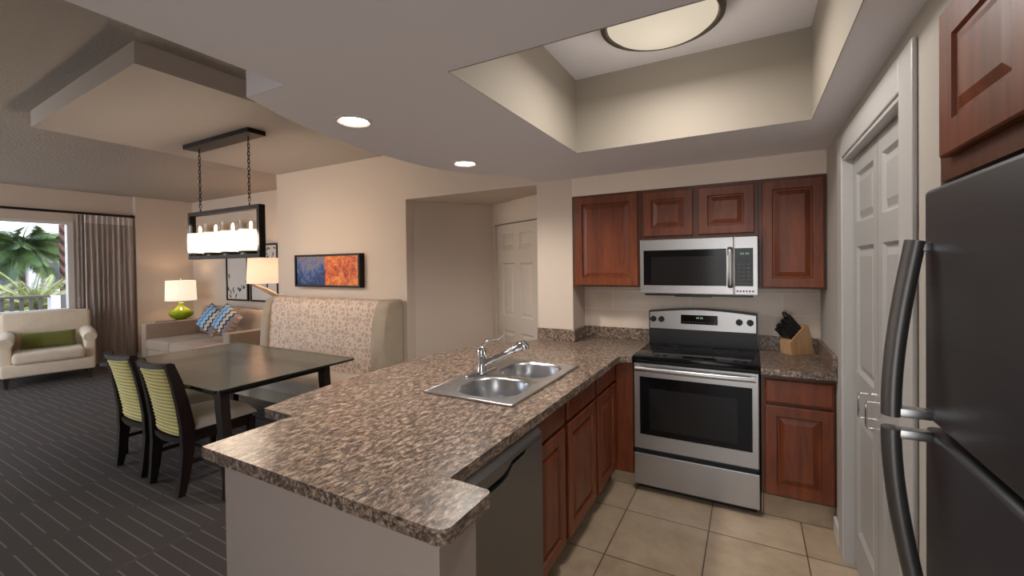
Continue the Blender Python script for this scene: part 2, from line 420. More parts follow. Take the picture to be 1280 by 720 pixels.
# booth back: pale lattice of rings over pink beige
M_LATTICE = mat('lattice_print_fabric', (.5, .4, .33), .9)
def _lat(m):
    n, l, b = nodes(m); v = coords(m, (1, .02, 1))
    vo = n.new('ShaderNodeTexVoronoi'); vo.feature = 'DISTANCE_TO_EDGE'; vo.inputs['Scale'].default_value = 20; vo.inputs['Randomness'].default_value = .75
    l.new(v, vo.inputs['Vector'])
    vo2 = n.new('ShaderNodeTexVoronoi'); vo2.inputs['Scale'].default_value = 6.5; vo2.inputs['Randomness'].default_value = .3; l.new(v, vo2.inputs['Vector'])
    ring = mth(m, 'LESS_THAN', mth(m, 'ABSOLUTE', mth(m, 'SUBTRACT', vo2.outputs['Distance'], .36)), .05)
    ed = mth(m, 'LESS_THAN', vo.outputs['Distance'], .095)
    f = mth(m, 'MAXIMUM', ed, ring)
    nz = noise(m, coords(m), 200, 2)
    f = mth(m, 'MULTIPLY', f, mth(m, 'ADD', .6, mth(m, 'MULTIPLY', nz, .5)))
    base(m, mixc(m, f, (.50, .375, .30), (.74, .61, .515)))
    bump(m, nz, .2, .002)
_lat(M_LATTICE)
# chevron cushions: zigzag bands along local X/Z
M_CHEVRON = mat('blue_zigzag_fabric', (.3, .4, .5), .9)
def _chev(m):
    n, l, b = nodes(m); v = coords(m); s = sepxyz(m, v)
    tri = mth(m, 'PINGPONG', s[2], .035)
    q = mth(m, 'ADD', mth(m, 'MULTIPLY', mth(m, 'ADD', s[0], mth(m, 'MULTIPLY', tri, .9)), 2.15), .52)
    c = ramp(m, q, [(0, (.02, .02, .03)), (.10, (.45, .40, .36)), (.17, (.02, .03, .09)), (.23, (.32, .45, .60)), (.32, (.10, .22, .52)),
                    (.40, (.30, .50, .66)), (.52, (.015, .015, .02)), (.58, (.55, .48, .42)), (.70, (.02, .02, .03)), (.76, (.22, .23, .27)),
                    (.86, (.36, .20, .17)), (.93, (.55, .47, .36))], 'CONSTANT')
    base(m, c); bump(m, noise(m, v, 250, 2), .3, .002)
_chev(M_CHEVRON)
# exterior
M_PALM = mat('palm_green', (.055, .105, .03), .55); base(M_PALM, ramp(M_PALM, noise(M_PALM, coords(M_PALM), 1.6, 3), [(.3, (.022, .055, .02)), (.7, (.13, .19, .05))]))
M_SAGO = mat('sago_yellow_green', (.22, .26, .08), .5); base(M_SAGO, ramp(M_SAGO, noise(M_SAGO, coords(M_SAGO), 2.2, 3), [(.3, (.09, .13, .04)), (.7, (.42, .42, .17))]))
M_TRUNK = mat('spiral_palm_bark', (.12, .055, .04), .9)
def _trunk(m):
    v = coords(m); n, l, b = nodes(m); wv = n.new('ShaderNodeTexWave'); wv.bands_direction = 'DIAGONAL'; wv.inputs['Scale'].default_value = 2.2; wv.inputs['Distortion'].default_value = 1.0
    l.new(v, wv.inputs['Vector']); base(m, ramp(m, wv.outputs['Fac'], [(.2, (.035, .016, .014)), (.8, (.16, .075, .055))])); bump(m, wv.outputs['Fac'], .8, .03)
_trunk(M_TRUNK)
M_RAIL = mat('grey_rail_paint', (.085, .075, .075), .5)
M_STUCCO = paint('lilac_stucco', (.46, .36, .40), 30, .2)
M_STUCCO2 = paint('white_stucco', (.66, .62, .66), 30, .2)
M_GREYST = paint('grey_stucco', (.13, .12, .125), 30, .2)
M_EXTGL = mat('dark_exterior_window', (.04, .05, .065), .15)
M_ROOF = mat('terracotta_roof_tile', (.25, .06, .045), .8); bump(M_ROOF, noise(M_ROOF, coords(M_ROOF), 14, 2), .5, .05)
M_GROUND = mat('planting_bed_soil', (.15, .12, .08), .95); base(M_GROUND, ramp(M_GROUND, noise(M_GROUND, coords(M_GROUND), .6, 5), [(.35, (.06, .09, .03)), (.6, (.20, .16, .12))]))
M_DECK = paint('balcony_concrete', (.40, .37, .35), 25, .2)
# picture surfaces
M_ART = mat('blue_and_orange_painting', (.3, .2, .2), .55)
def _art(m):
    v = coords(m); s = sepxyz(m, v); n1 = noise(m, v, 7, 8, .78, 1.2); n2 = noise(m, coords(m, (1, 1, 1), (0, .6, 0)), 22, 5, .7)
    zz = mth(m, 'DIVIDE', mth(m, 'ADD', s[2], .0), .37)
    f = mth(m, 'ADD', mth(m, 'MULTIPLY', mth(m, 'SUBTRACT', n1, .5), 1.7), mth(m, 'ADD', mth(m, 'MULTIPLY', zz, .42), .24))
    blue = ramp(m, f, [(.18, (.004, .008, .03)), (.34, (.012, .035, .16)), (.46, (.05, .10, .27)), (.58, (.16, .17, .25)), (.68, (.22, .13, .10)), (.8, (.09, .08, .17))])
    fo = mth(m, 'ADD', mth(m, 'MULTIPLY', mth(m, 'SUBTRACT', n2, .5), .9), mth(m, 'ADD', mth(m, 'MULTIPLY', mth(m, 'SUBTRACT', n1, .5), 1.1), .53))
    orng = ramp(m, fo, [(.30, (.16, .02, .012)), (.45, (.50, .075, .016)), (.58, (.66, .16, .02)), (.72, (.72, .33, .06))])
    half = mth(m, 'GREATER_THAN', mth(m, 'ADD', s[0], mth(m, 'MULTIPLY', mth(m, 'SUBTRACT', n2, .5), .02)), -.02)
    base(m, mixc(m, half, blue, orng)); bump(m, n2, .3, .003)
_art(M_ART)
M_PAPER = mat('white_print_paper', (.62, .58, .55), .6)
M_INK = mat('black_ink', (.012, .012, .012), .6)

# ------------------------------------------------------------------ the setting
ZK, ZD, ZL, ZT = 2.24, 2.70, 2.83, 2.69
YC = -.285                       # painting wall, column and cabinet soffit share this plane
XW = -9.95; YF = .77; YB = -5.2   # window wall, frames wall, open end behind the camera
def struct_w(name, bm, m, smooth=None):
    """structure whose object coordinates stay world coordinates (patterns line up)"""
    o = obj(name, bm, m, None, smooth, origin=(0, 0, 0)); o['kind'] = 'structure'; return o
bm = new_bm(); box(bm, XW-.12, -1.60, YB, 1.1, -.06, 0); struct_w('floor', bm, M_CARPET)
bm = new_bm(); box(bm, -1.60, .95, YB, .12, -.06, 0); struct_w('floor_kitchen', bm, M_TILE)

# painting wall with the hall opening, then the column and the tiled wall
bm = new_bm(); box(bm, -5.56, -3.46, YC, YC+.12, 0, ZL); box(bm, -5.56, -5.44, YC+.12, YF, 0, ZL)
box(bm, -3.46, -2.0, YC, YC+.12, 2.22, ZL); struct('wall_dining', bm, M_WALL)
bm = new_bm(); box(bm, -2.0, -1.685, YC, .12, 0, ZK+.02); struct('wall_column', bm, M_WALL)
bm = new_bm(); box(bm, -1.685, .12, 0, .12, 0, ZK); struct_w('wall_stove', bm, M_SPLASH)
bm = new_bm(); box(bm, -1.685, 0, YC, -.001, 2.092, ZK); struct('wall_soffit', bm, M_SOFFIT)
# right wall with the closet door opening and the fridge recess
bm = new_bm()
box(bm, 0, .12, -.86, 0, 0, ZK); box(bm, 0, .12, -1.83, -.86, 2.065, ZK); box(bm, 0, .12, -2.13, -1.83, 0, ZK)
box(bm, .12, .80, -2.16, -2.13, 0, ZK); box(bm, .80, .92, -3.15, -2.13, 0, ZK); box(bm, 0, .80, -3.12, -2.13, 2.145, ZK)
box(bm, 0, .92, YB, -3.12, 0, ZK); struct('wall_right', bm, M_WALLR)
bm = new_bm(); box(bm, .10, .80, -1.9, -.7, 0, 2.2); bmesh.ops.delete(bm, geom=[f for f in bm.faces if f.calc_center_median().x < .11], context='FACES'); struct('wall_closet', bm, M_WALL)

# hall: two walls turned about 32 degrees
P0, P1 = V((-3.475, -.166, 0)), V((-2.96, .56, 0)); HN = V((.88, -.475, 0)).normalized(); HM = V((.475, .88, 0)).normalized()
P0 = V((-3.46, YC+.12, 0))
bm = new_bm(); d = (P1-P0).normalized(); nrm = V((-d.y, d.x, 0))
prism(bm, [P0, P1+d*.1, P1+d*.1+nrm*.1, P0+nrm*.1], 0, 2.25); struct('wall_hall', bm, M_WALL)
P2 = P1+HN*1.19
bm = new_bm(); prism(bm, [P1-HN*.05, P1+HN*.055, P1+HN*.055+HM*.1, P1-HN*.05+HM*.1], 0, 2.25); prism(bm, [P1+HN*.85, P2, P2+HM*.1, P1+HN*.85+HM*.1], 0, 2.25)
prism(bm, [P1+HN*.055, P1+HN*.85, P1+HN*.85+HM*.1, P1+HN*.055+HM*.1], 1.992, 2.25)
prism(bm, [P1-HN*.05+HM*.1, P2+HM*.1, P2+HM*.14, P1-HN*.05+HM*.14], 0, 2.25); struct('wall_hall_end', bm, M_WALL)
bm = new_bm(); prism(bm, [(-3.7, YC+.12), (-1.5, YC+.12), (-1.5, .9), (-3.7, .9)], 2.22, 2.26); struct('ceiling_hall', bm, M_WALL)
# hall six-panel door with a thin dark shadow gap at the head
Mh = frame_map(P1+HN*.06+HM*.03+V((0, 0, .01)), HN, (0, 0, 1), -HM)
bm = new_bm(); slab_with_panels(bm, Mh, .78, 1.975, [(a, b, c, d_) for a, b in ((.11, .34), (.44, .67)) for c, d_ in ((.20, .83), (.99, 1.56), (1.70, 1.87))], .04,
                                [(0, 0), (.012, -.012), (.03, -.012), (.05, -.003)])
hd = struct('door_2', bm, M_HDOOR)

# kitchen ceiling with its bowed outer edge and the recessed tray
EDGE = [(-1.97, YB), (-1.975, -2.57), (-2.22, -2.57), (-2.295, -2.39), (-2.355, -2.20), (-2.40, -2.0), (-2.425, -1.8), (-2.43, -1.6), (-2.42, -1.40), (-2.395, -1.2), (-2.335, -1.0), (-2.255, -.85), (-2.14, -.70), (-2.02, -.58), (-2.0, YC)]
TX0, TX1, TY0, TY1 = -1.37, -.15, -2.345, -1.03
bm = new_bm()
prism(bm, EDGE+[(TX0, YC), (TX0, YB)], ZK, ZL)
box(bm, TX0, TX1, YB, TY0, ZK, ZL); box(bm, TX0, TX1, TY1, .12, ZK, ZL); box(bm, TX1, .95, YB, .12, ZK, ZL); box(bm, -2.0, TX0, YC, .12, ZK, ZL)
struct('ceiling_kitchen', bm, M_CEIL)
bm = new_bm(); t = .003
for a in ((TX0, TX0+t, TY0, TY1), (TX1-t, TX1, TY0, TY1), (TX0+t, TX1-t, TY0, TY0+t), (TX0+t, TX1-t, TY1-t, TY1)): box(bm, *a, ZK-.002, ZT)
struct('trim_1', bm, M_WALL2)
bm = new_bm(); box(bm, TX0, TX1, TY0, TY1, ZT, ZT+.06); struct('ceiling_tray', bm, M_CEIL)
# living ceiling and the dropped panel above the dining table
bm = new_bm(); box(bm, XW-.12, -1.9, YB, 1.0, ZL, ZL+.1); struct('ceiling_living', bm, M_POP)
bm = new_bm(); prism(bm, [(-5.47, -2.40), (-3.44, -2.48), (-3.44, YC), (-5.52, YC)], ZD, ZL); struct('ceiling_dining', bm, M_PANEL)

# window wall, lamp wall and frames wall
WY0, WY1, WZ0, WZ1 = -3.3, -.885, .90, 2.33
bm = new_bm()
box(bm, XW-.12, XW, YB, WY0, 0, ZL); box(bm, XW-.12, XW, WY1, -.11, 0, ZL); box(bm, XW-.12, XW, WY0, WY1, 0, WZ0); box(bm, XW-.12, XW, WY0, WY1, WZ1, ZL)
box(bm, XW-.12, XW+.10, -.11, YF, 0, ZL); struct('wall_window', bm, M_WALL)
bm = new_bm(); box(bm, XW-.12, -5.44, YF, YF+.12, 0, ZL); struct('wall_living', bm, M_WALL)
bm = new_bm(); box(bm, -5.8, -1.0, YB-.12, YB, 0, ZL); struct('wall_light_blocker', bm, M_WALL)  # unseen wall added behind the camera, gaps at its ends sized for sky fill
# window: white frame, mullion, sill, pane
bm = new_bm()
box(bm, XW-.09, XW+.015, WY0, WY0+.06, WZ0+.05, WZ1-.045); box(bm, XW-.09, XW+.015, WY1-.075, WY1, WZ0+.05, WZ1-.045)
box(bm, XW-.09, XW+.015, WY0, WY1, WZ0, WZ0+.05); box(bm, XW-.09, XW+.015, WY0, WY1, WZ1-.045, WZ1); box(bm, XW-.08, XW-.02, -2.30, -2.24, WZ0+.05, WZ1-.045)
wf = struct('window_1', bm, M_TRIM)
bm = new_bm(); box(bm, XW-.055, XW-.049, WY0+.05, WY1-.06, WZ0+.04, WZ1-.04); obj('window_pane', bm, M_PANE, wf)
bm = new_bm(); box(bm, XW-.02, XW+.10, WY0-.05, WY1+.05, WZ0-.03, WZ0+.003, .006); obj('window_sill', bm, M_TRIM, wf)
# baseboards
bm = new_bm(); box(bm, XW, XW+.015, YB, -.11, 0, .10); box(bm, XW+.10, XW+.115, -.11, YF, 0, .10); box(bm, XW, XW+.115, -.125, -.11, 0, .10); struct('baseboard_window', bm, M_TRIM)
bm = new_bm(); box(bm, XW+.115, -5.56, YF-.015, YF, 0, .10); struct('baseboard_living', bm, M_TRIM)
bm = new_bm(); box(bm, -5.575, -3.46, YC-.015, YC, 0, .10); struct('baseboard_dining', bm, M_TRIM)
bm = new_bm(); box(bm, -.016, 0, -.745, -.60, 0, .10, .004); box(bm, -.016, 0, -2.13, -1.95, 0, .10, .004); struct('baseboard_right', bm, M_TRIM)
# closet casing and two bifold leaves
bm = new_bm()
for a, b, c, d_ in ((-.86, -.745, 0, 2.18), (-1.965, -1.83, 0, 2.18), (-1.83, -.86, 2.065, 2.18)):
    box(bm, -.014, 0, a if a < b else b, b if a < b else a, c, d_, .006)
box(bm, -.006, .09, -.872, -.845, 0, 2.065); box(bm, -.006, .09, -1.845, -1.820, 0, 2.065); box(bm, -.006, .09, -1.84, -.85, 2.05, 2.075)
struct('trim_2', bm, M_TRIM2)
def bifold(name, ya, yb):
    Mx = frame_map((.035, ya, .012), (0, -1, 0), (0, 0, 1), (-1, 0, 0)); U = ya-yb
    bm = new_bm(); slab_with_panels(bm, Mx, U, 2.035, [(.065, U-.065, a, b) for a, b in ((.19, .80), (.985, 1.60), (1.715, 1.955))], .035,
                                    [(0, 0), (.014, -.014), (.022, -.014), (.05, -.004)])
    return struct(name, bm, M_WHITE)
d1 = bifold('door_1', -.876, -1.338); d2 = bifold('door_3', -1.343, -1.817)
for o, y in ((d1, -1.25), (d2, -1.385)):
    bm = new_bm(); tube(bm, [(.035, y, .862), (-.008, y, .862), (-.012, y, .868), (-.012, y, .962), (-.008, y, .968), (.035, y, .968)], .0045, 8); obj('door_handle', bm, M_CHROME, o, SM)

# peninsula half wall (end and dining side)
bm = new_bm(); box(bm, -2.085, -1.115, -2.75, -2.585, 0, .872); box(bm, -2.085, -1.96, -2.585, YC, 0, .872)
box(bm, -2.10, -1.10, -2.765, -2.57, .835, .872, .006); box(bm, -2.10, -1.96, -2.57, YC, .835, .872, .006); struct('wall_peninsula', bm, M_PENIN)
bm = new_bm(); box(bm, -2.10, -2.085, -2.765, YC, 0, .09); box(bm, -2.10, -1.115, -2.765, -2.75, 0, .09); struct('baseboard_peninsula', bm, M_TRIM)

# ------------------------------------------------------------------ kitchen cabinets
DOOR_R = [(0, -.020), (0, -.004), (.004, 0), (.058, 0), (.063, -.012), (.070, -.012), (.100, -.001), (.106, -.001)]
DRAW_R = [(0, -.020), (0, -.006), (.008, -.001), (.012, 0)]
def front(name, Mx, u0, u1, v0, v1, rings, parent, m=None):
    bm = new_bm(); rings_panel(bm, Mx, u0, u1, v0, v1, rings); rings_panel(bm, Mx, u0, u1, v0, v1, [(0, -.020), (.001, -.020)])
    return obj(name, bm, m or M_CHERRY, parent)
def box_part(name, dims, m, parent, bev=0):
    bm = new_bm(); box(bm, *dims, bev); return obj(name, bm, m, parent)
# upper cabinets over the stove wall
MU = frame_map((0, YC-.002, 0), (1, 0, 0), (0, 0, 1), (0, -1, 0)); MU = MU @ Matrix.Translation((0, 0, .021))
def upper(label, x0, x1, z0, z1, doors):
    t = thing('wall_cabinet', label, 'cabinet', ((x0+x1)/2, YC/2, z0))
    bm = new_bm(); box(bm, x0, x1, YC, -.002, z0, z1); obj('cabinet_box', bm, M_CHERRYD, t)
    for a, b, c, d_ in doors: front('door', MU, a, b, c, d_, DOOR_R, t)
    return t
upper('tall cherry wall cabinet left of the microwave, raised panel door', -1.683, -1.137, 1.366, 2.090, [(-1.655, -1.160, 1.376, 2.074)])
upper('short cherry wall cabinet with two small doors, directly above the microwave', -1.135, -.372, 1.722, 2.090, [(-1.118, -.775, 1.742, 2.068), (-.738, -.396, 1.742, 2.068)])
upper('tall cherry wall cabinet right of the microwave, in the corner', -.370, -.002, 1.366, 2.090, [(-.352, -.016, 1.376, 2.074)])
# cabinet in the recess above the fridge
t = thing('wall_cabinet', 'cherry cabinet above the dark refrigerator', 'cabinet', (.3, -2.62, 1.735))
bm = new_bm(); box(bm, .001, .62, -3.115, -2.135, 1.735, 2.142); obj('cabinet_box', bm, M_CHERRYD, t)
MF = frame_map((-.021, 0, 0), (0, -1, 0), (0, 0, 1), (-1, 0, 0))
for a, b in ((2.19, 2.60), (2.63, 3.06)): front('door', MF, a, b, 1.785, 2.128, [(0, -.020), (0, -.004), (.004, 0), (.075, 0), (.081, -.008), (.09, -.008), (.112, -.001), (.118, -.001)], t)
# base cabinet right of the stove
t = thing('base_cabinet', 'cherry base cabinet between the stove and the white closet door', 'cabinet', (-.19, -.30, 0))
bm = new_bm(); box(bm, -.368, -.002, -.60, -.002, .145, .872); box(bm, -.368, -.002, -.55, -.10, 0, .145); obj('cabinet_box', bm, M_CHERRYD, t)
MB = frame_map((0, -.622, 0), (1, 0, 0), (0, 0, 1), (0, -1, 0))
front('drawer', MB, -.348, -.012, .705, .845, DRAW_R, t); front('door', MB, -.348, -.012, .160, .690, DOOR_R, t)
box_part('toe_kick', (-.368, -.002, -.562, -.55, 0, .142), M_TOE, t)
# peninsula base cabinets
XP = -1.258
MP = frame_map((XP+.022, 0, 0), (0, 1, 0), (0, 0, 1), (1, 0, 0))
def penin(label, y0, y1, group=None):
    t = thing('base_cabinet', label, 'cabinet', (-1.6, (y0+y1)/2, 0))
    bm = new_bm(); box(bm, -1.955, XP, y0+.001, y1-.001, .115, .66); box(bm, XP-.02, XP, y0+.001, y1-.001, .66, .872); box(bm, -1.94, XP-.07, y0+.001, y1-.001, 0, .115); obj('cabinet_box', bm, M_CHERRYD, t)
    front('drawer', MP, y0+.022, y1-.022, .745, .855, DRAW_R, t); front('door', MP, y0+.022, y1-.022, .135, .728, DOOR_R, t)
    return t
penin('cherry base cabinet directly beside the dishwasher', -1.955, -1.575)
penin('cherry base cabinet under the sink, middle of the peninsula row', -1.573, -1.085)
penin('cherry base cabinet at the inside corner, nearest the stove', -1.083, -.648)
t = thing('corner_cabinet', 'narrow plain cherry filler panel left of the stove', 'cabinet', (-1.4, -.3, 0))
bm = new_bm(); box(bm, -1.68, -1.132, -.60, -.002, .10, .872); box(bm, -1.255, -1.132, -.615, -.60, .10, .872, .002); obj('cabinet_box', bm, M_CHERRY, t)
box_part('toe_kick', (-1.30, -1.135, -.575, -.56, 0, .10), M_TOE, t)

# ------------------------------------------------------------------ granite worktops
def arc_corner(p, a, b, r, n=5):
    """rounded corner at p between directions a and b"""
    p, a, b = V(p), V(a).normalized(), V(b).normalized()
    return [tuple((p+a*r*(1-math.sin(q))+b*r*(1-math.cos(q)))[:2]) for q in [PI/2*k/n for k in range(n+1)]]
ZC = .914
HOLE = (-1.815, -1.372, -1.918, -1.132)
outer_front = arc_corner((-1.055, -2.805, 0), (-1, 0, 0), (0, 1, 0), .035) + arc_corner((-1.055, -2.59, 0), (0, -1, 0), (-1, 0, 0), .02) + [(-1.205, -2.585), (-1.205, -.70), (-1.16, -.66), (-1.129, -.655)]
bow = [(-2.335, -2.45), (-2.37, -2.30), (-2.40, -2.05), (-2.42, -1.75), (-2.425, -1.5), (-2.41, -1.25), (-2.375, -1.0), (-2.33, -.82), (-2.26, -.66), (-2.15, -.50), (-2.02, -.36), (-2.003, YC-.001)]
back_left = [(-2.125, -2.455), (-2.125, -2.805)]
bm = new_bm()
# four convex-ish pieces round the sink hole, sharing edges
hx0, hx1, hy0, hy1 = HOLE
def slab(pts, z0=.874, z1=ZC): prism(bm, pts, z0, z1)
slab([(-2.125, -2.805)]+outer_front[:6]+outer_front[6:12]+[(-1.205, -2.585), (-1.205, hy0), (-2.125, hy0)])
slab([(hx1, hy0), (-1.205, hy0), (-1.205, hy1), (hx1, hy1)])
slab([(-2.125, hy0), (hx0, hy0), (hx0, hy1), (-2.125, hy1)])
slab([(-2.125, hy1), (-1.205, hy1), (-1.205, -.70), (-1.16, -.66), (-1.129, -.655), (-1.129, -.001), (-1.684, -.001), (-1.684, YC-.001), (-2.003, YC-.001), (-2.02, -.36), (-2.125, -.47)])
slab([(-2.125, -2.455), (-2.125, -.47)]+list(reversed(bow[:-2])))
bmesh.ops.remove_doubles(bm, verts=bm.verts, dist=1e-4)
ct = tag(obj('kitchen_worktop', bm, M_GRANITE, origin=(0, 0, ZC)), 'brown speckled granite worktop with the sink in it, running over the peninsula', 'worktop')
bm = new_bm(); box(bm, -2.0, -1.665, YC-.02, YC-.001, ZC, ZC+.10, .002); box(bm, -1.684, -1.665, YC-.001, -.001, ZC, ZC+.10, .002); box(bm, -1.665, -1.132, -.02, -.001, ZC, ZC+.10, .002)
obj('backsplash', bm, M_GRANITE, ct)
bm = new_bm(); prism(bm, [(-.370, -.655), (-.003, -.655), (-.003, -.001), (-.370, -.001)], .874, ZC, bev=.004)
c2 = tag(obj('kitchen_worktop', bm, M_GRANITE, origin=(0, 0, ZC)), 'short granite worktop with the knife block on it, right of the stove', 'worktop')
bm = new_bm(); box(bm, -.368, -.022, -.02, -.001, ZC, ZC+.10, .002); box(bm, -.022, -.003, -.652, -.001, ZC, ZC+.10, .002); obj('backsplash', bm, M_GRANITE, c2)

# ------------------------------------------------------------------ sink and tap
t = thing('kitchen_sink', 'double bowl stainless steel sink set in the granite peninsula', 'sink', (-1.59, -1.525, ZC))
def rrect(x0, x1, y0, y1, r, n=6):
    pts = []
    for cx_, cy_, a0 in ((x1-r, y1-r, 0), (x0+r, y1-r, 90), (x0+r, y0+r, 180), (x1-r, y0+r, 270)):
        for k in range(n+1):
            a = math.radians(a0+90*k/n); pts.append((cx_+r*math.cos(a), cy_+r*math.sin(a)))
    return pts
def bridge(bm, A, B):
    n = len(A)
    for k in range(n): bm.faces.new((A[k], A[(k+1) % n], B[(k+1) % n], B[k]))
SX0, SX1, SY0, SY1 = -1.845, -1.343, -1.950, -1.100
bowls = [(-1.735, -1.395, -1.905, -1.552, .13), (-1.735, -1.395, -1.500, -1.148, .12)]
bm = new_bm(); RIM = .925
for i, (x0, x1, y0, y1, r) in enumerate(bowls):
    # deck cell round each bowl: outer square loop matched to the rounded bowl loop
    cy0, cy1 = (SY0+.006, -1.526) if i == 0 else (-1.526, SY1-.006)
    inner = rrect(x0, x1, y0, y1, r); cxm, cym = (x0+x1)/2, (y0+y1)/2
    A = []
    for px, py in inner:
        dx, dy = px-cxm, py-cym; s1 = (((SX1-.006-cxm) if dx > 0 else (SX0+.006-cxm))/dx) if abs(dx) > 1e-6 else 1e9; s2 = (((cy1-cym) if dy > 0 else (cy0-cym))/dy) if abs(dy) > 1e-6 else 1e9
        s = min(s1, s2); A.append(bm.verts.new((cxm+dx*s, cym+dy*s, RIM)))
    B = [bm.verts.new((px, py, RIM)) for px, py in inner]
    bridge(bm, A, B); prev = B
    for q in range(len(A)):
        p1, p2 = A[q].co, A[(q+1) % len(A)].co
        if abs(p1.x-p2.x) > 1e-4 and abs(p1.y-p2.y) > 1e-4:
            cx2 = p1.x if (abs(abs(p1.x-cxm)-max(abs(SX1-.006-cxm), 0)) < 1e-3 or abs(abs(p1.x-cxm)-abs(SX0+.006-cxm)) < 1e-3) else p2.x
            cy2 = p2.y if cx2 == p1.x else p1.y
            bm.faces.new((A[q], bm.verts.new((cx2, cy2, RIM)), A[(q+1) % len(A)]))
    for ins, z in ((.004, RIM-.003), (.010, RIM-.012), (.016, RIM-.10), (.024, RIM-.155), (.045, RIM-.178), (.09, RIM-.184)):
        L_ = [bm.verts.new((cxm+(px-cxm)*(1-ins/((x1-x0)/2)), cym+(py-cym)*(1-ins/((y1-y0)/2)), z)) for px, py in inner]
        bridge(bm, prev, L_); prev = L_
    bm.faces.new(prev)
# square the deck corners and turn the rim down
for x0, x1, y0, y1 in ((SX0, SX1, SY0, SY0+.008), (SX0, SX1, SY1-.008, SY1), (SX0, SX0+.008, SY0, SY1), (SX1-.008, SX1, SY0, SY1)): box(bm, x0, x1, y0, y1, ZC+.0005, RIM+.001, .003)
for sx in (SX0+.006, SX1-.006):
    for ya, yb in ((SY0+.006, -1.526), (-1.526, SY1-.006)): pass
obj('sink_basin', bm, M_SINK, t, .6)
for (x0, x1, y0, y1, r) in bowls:
    bm = new_bm(); lathe(bm, [(0, .004), (.028, .004), (.030, .007), (.044, .007), (.046, .001), (.046, 0)], ((x0+x1)/2, (y0+y1)/2, RIM-.184), 24); dr = obj('drain_strainer', bm, M_CHROME, t, SM)
t = thing('kitchen_tap', 'chrome pull-out kitchen tap with lever handle behind the sink', 'tap', (-1.775, -1.52, RIM))
bm = new_bm(); box(bm, -1.803, -1.747, -1.645, -1.395, RIM, RIM+.010, .004); obj('deck_plate', bm, M_CHROME, t, SM)
bm = new_bm(); lathe(bm, [(0, .01), (.030, .01), (.030, .02), (.026, .03), (.025, .075), (.0275, .085), (.0275, .125), (.024, .142), (.014, .155), (0, .158)], (-1.775, -1.52, RIM), 24); obj('tap_body', bm, M_CHROME, t, SM)
sp = V((-1.765, -1.52, .978)); ep = V((-1.535, -1.50, 1.098)); dv = (ep-sp).normalized()
bm = new_bm(); tube(bm, [sp, sp+dv*.04, sp+dv*.15, sp+dv*.2, sp+dv*.205, ep], [.020, .018, .0165, .018, .022, .026], 16); so = obj('spout', bm, M_CHROME, t, SM)
bm = new_bm(); nd = V((dv.z*.35, 0, -1)).normalized(); tube(bm, [ep-dv*.005, ep+dv*.022+nd*.004, ep+dv*.030+nd*.02, ep+dv*.030+nd*.032], [.026, .027, .023, .021], 16); obj('spray_head', bm, M_CHROME, so, SM)
bm = new_bm(); tube(bm, [(-1.775, -1.52, 1.072), (-1.765, -1.505, 1.10), (-1.74, -1.49, 1.112), (-1.70, -1.465, 1.118), (-1.665, -1.44, 1.142)], [.010, .008, .0065, .006, .0065], 10); obj('lever_handle', bm, M_CHROME, t, SM)

# ------------------------------------------------------------------ stove
XS0, XS1 = -1.126, -.374; YS = -.636
t = thing('electric_stove', 'stainless electric stove with black glass cooktop and oven window', 'stove', ((XS0+XS1)/2, -.33, 0))
XM = (XS0+XS1)/2
bm = new_bm(); box(bm, XS0, XS1, YS+.045, -.012, .055, .896, .003); box(bm, XS0+.02, XS1-.02, YS+.07, -.03, 0, .06); obj('stove_body', bm, M_BLACK, t)
bm = new_bm(); box(bm, XS0-.001, XS1+.001, YS-.012, -.07, .892, .922, .008, 3); ck = obj('cooktop', bm, M_BLACKGL, t, SM)
for x, y, r in ((XM-.20, -.50, .105), (XM+.19, -.50, .085), (XM-.20, -.22, .080), (XM+.19, -.22, .105)):
    bm = new_bm(); lathe(bm, [(r-.004, 0), (r-.004, .0006), (r, .0006), (r, 0)], (x, y, .922), 40); obj('burner_ring', bm, M_BURNER, ck)
# oven door: steel frame, dark window, bar handle
MS = frame_map((0, YS, 0), (1, 0, 0), (0, 0, 1), (0, -1, 0))
bm = new_bm(); u0, u1, v0, v1 = XS0+.003, XS1-.003, .297, .876; W0, W1, Q0, Q1 = XS0+.045, XS1-.040, .392, .782
P_ = lambda a, b, c=0: bm.verts.new(MS @ V((a, b, c)))
o4 = [P_(u0+.006, v0), P_(u1-.006, v0), P_(u1-.006, v1-.006), P_(u0+.006, v1-.006)]; i4 = [P_(W0, Q0), P_(W1, Q0), P_(W1, Q1), P_(W0, Q1)]; j4 = [P_(W0, Q0, -.004), P_(W1, Q0, -.004), P_(W1, Q1, -.004), P_(W0, Q1, -.004)]
e4 = [P_(u0, v0, -.008), P_(u1, v0, -.008), P_(u1, v1, -.008), P_(u0, v1, -.008)]; b4 = [P_(u0, v0, -.045), P_(u1, v0, -.045), P_(u1, v1, -.045), P_(u0, v1, -.045)]
bridge(bm, o4, i4); bridge(bm, i4, j4); bridge(bm, o4, e4); bridge(bm, e4, b4); bm.faces.new(b4)
dr = obj('oven_door', bm, M_STEEL, t)
bm = new_bm(); rings_panel(bm, MS, W0, W1, Q0, Q1, [(0, -.004), (.0, -.0025)]); obj('door_glass', bm, M_BLACKGL, dr)
bm = new_bm(); rings_panel(bm, MS, W0+.062, W1-.080, Q0+.038, Q1-.075, [(0, -.003), (0, -.0018)]); obj('oven_window', bm, M_OVENWIN, dr)
bm = new_bm(); n_ = 14; HZ = .838
tube(bm, [(XS0+.022+(XS1-XS0-.044)*k/n_, YS-.030-.012*math.sin(PI*k/n_), HZ) for k in range(n_+1)], .011, 10, flat=(.016, .010, (0, 0, 1)))
for x in (XS0+.035, XS1-.035): box(bm, x-.014, x+.014, YS-.030, YS+.001, HZ-.013, HZ+.013, .003)
obj('door_handle', bm, M_STEEL, dr, SM)
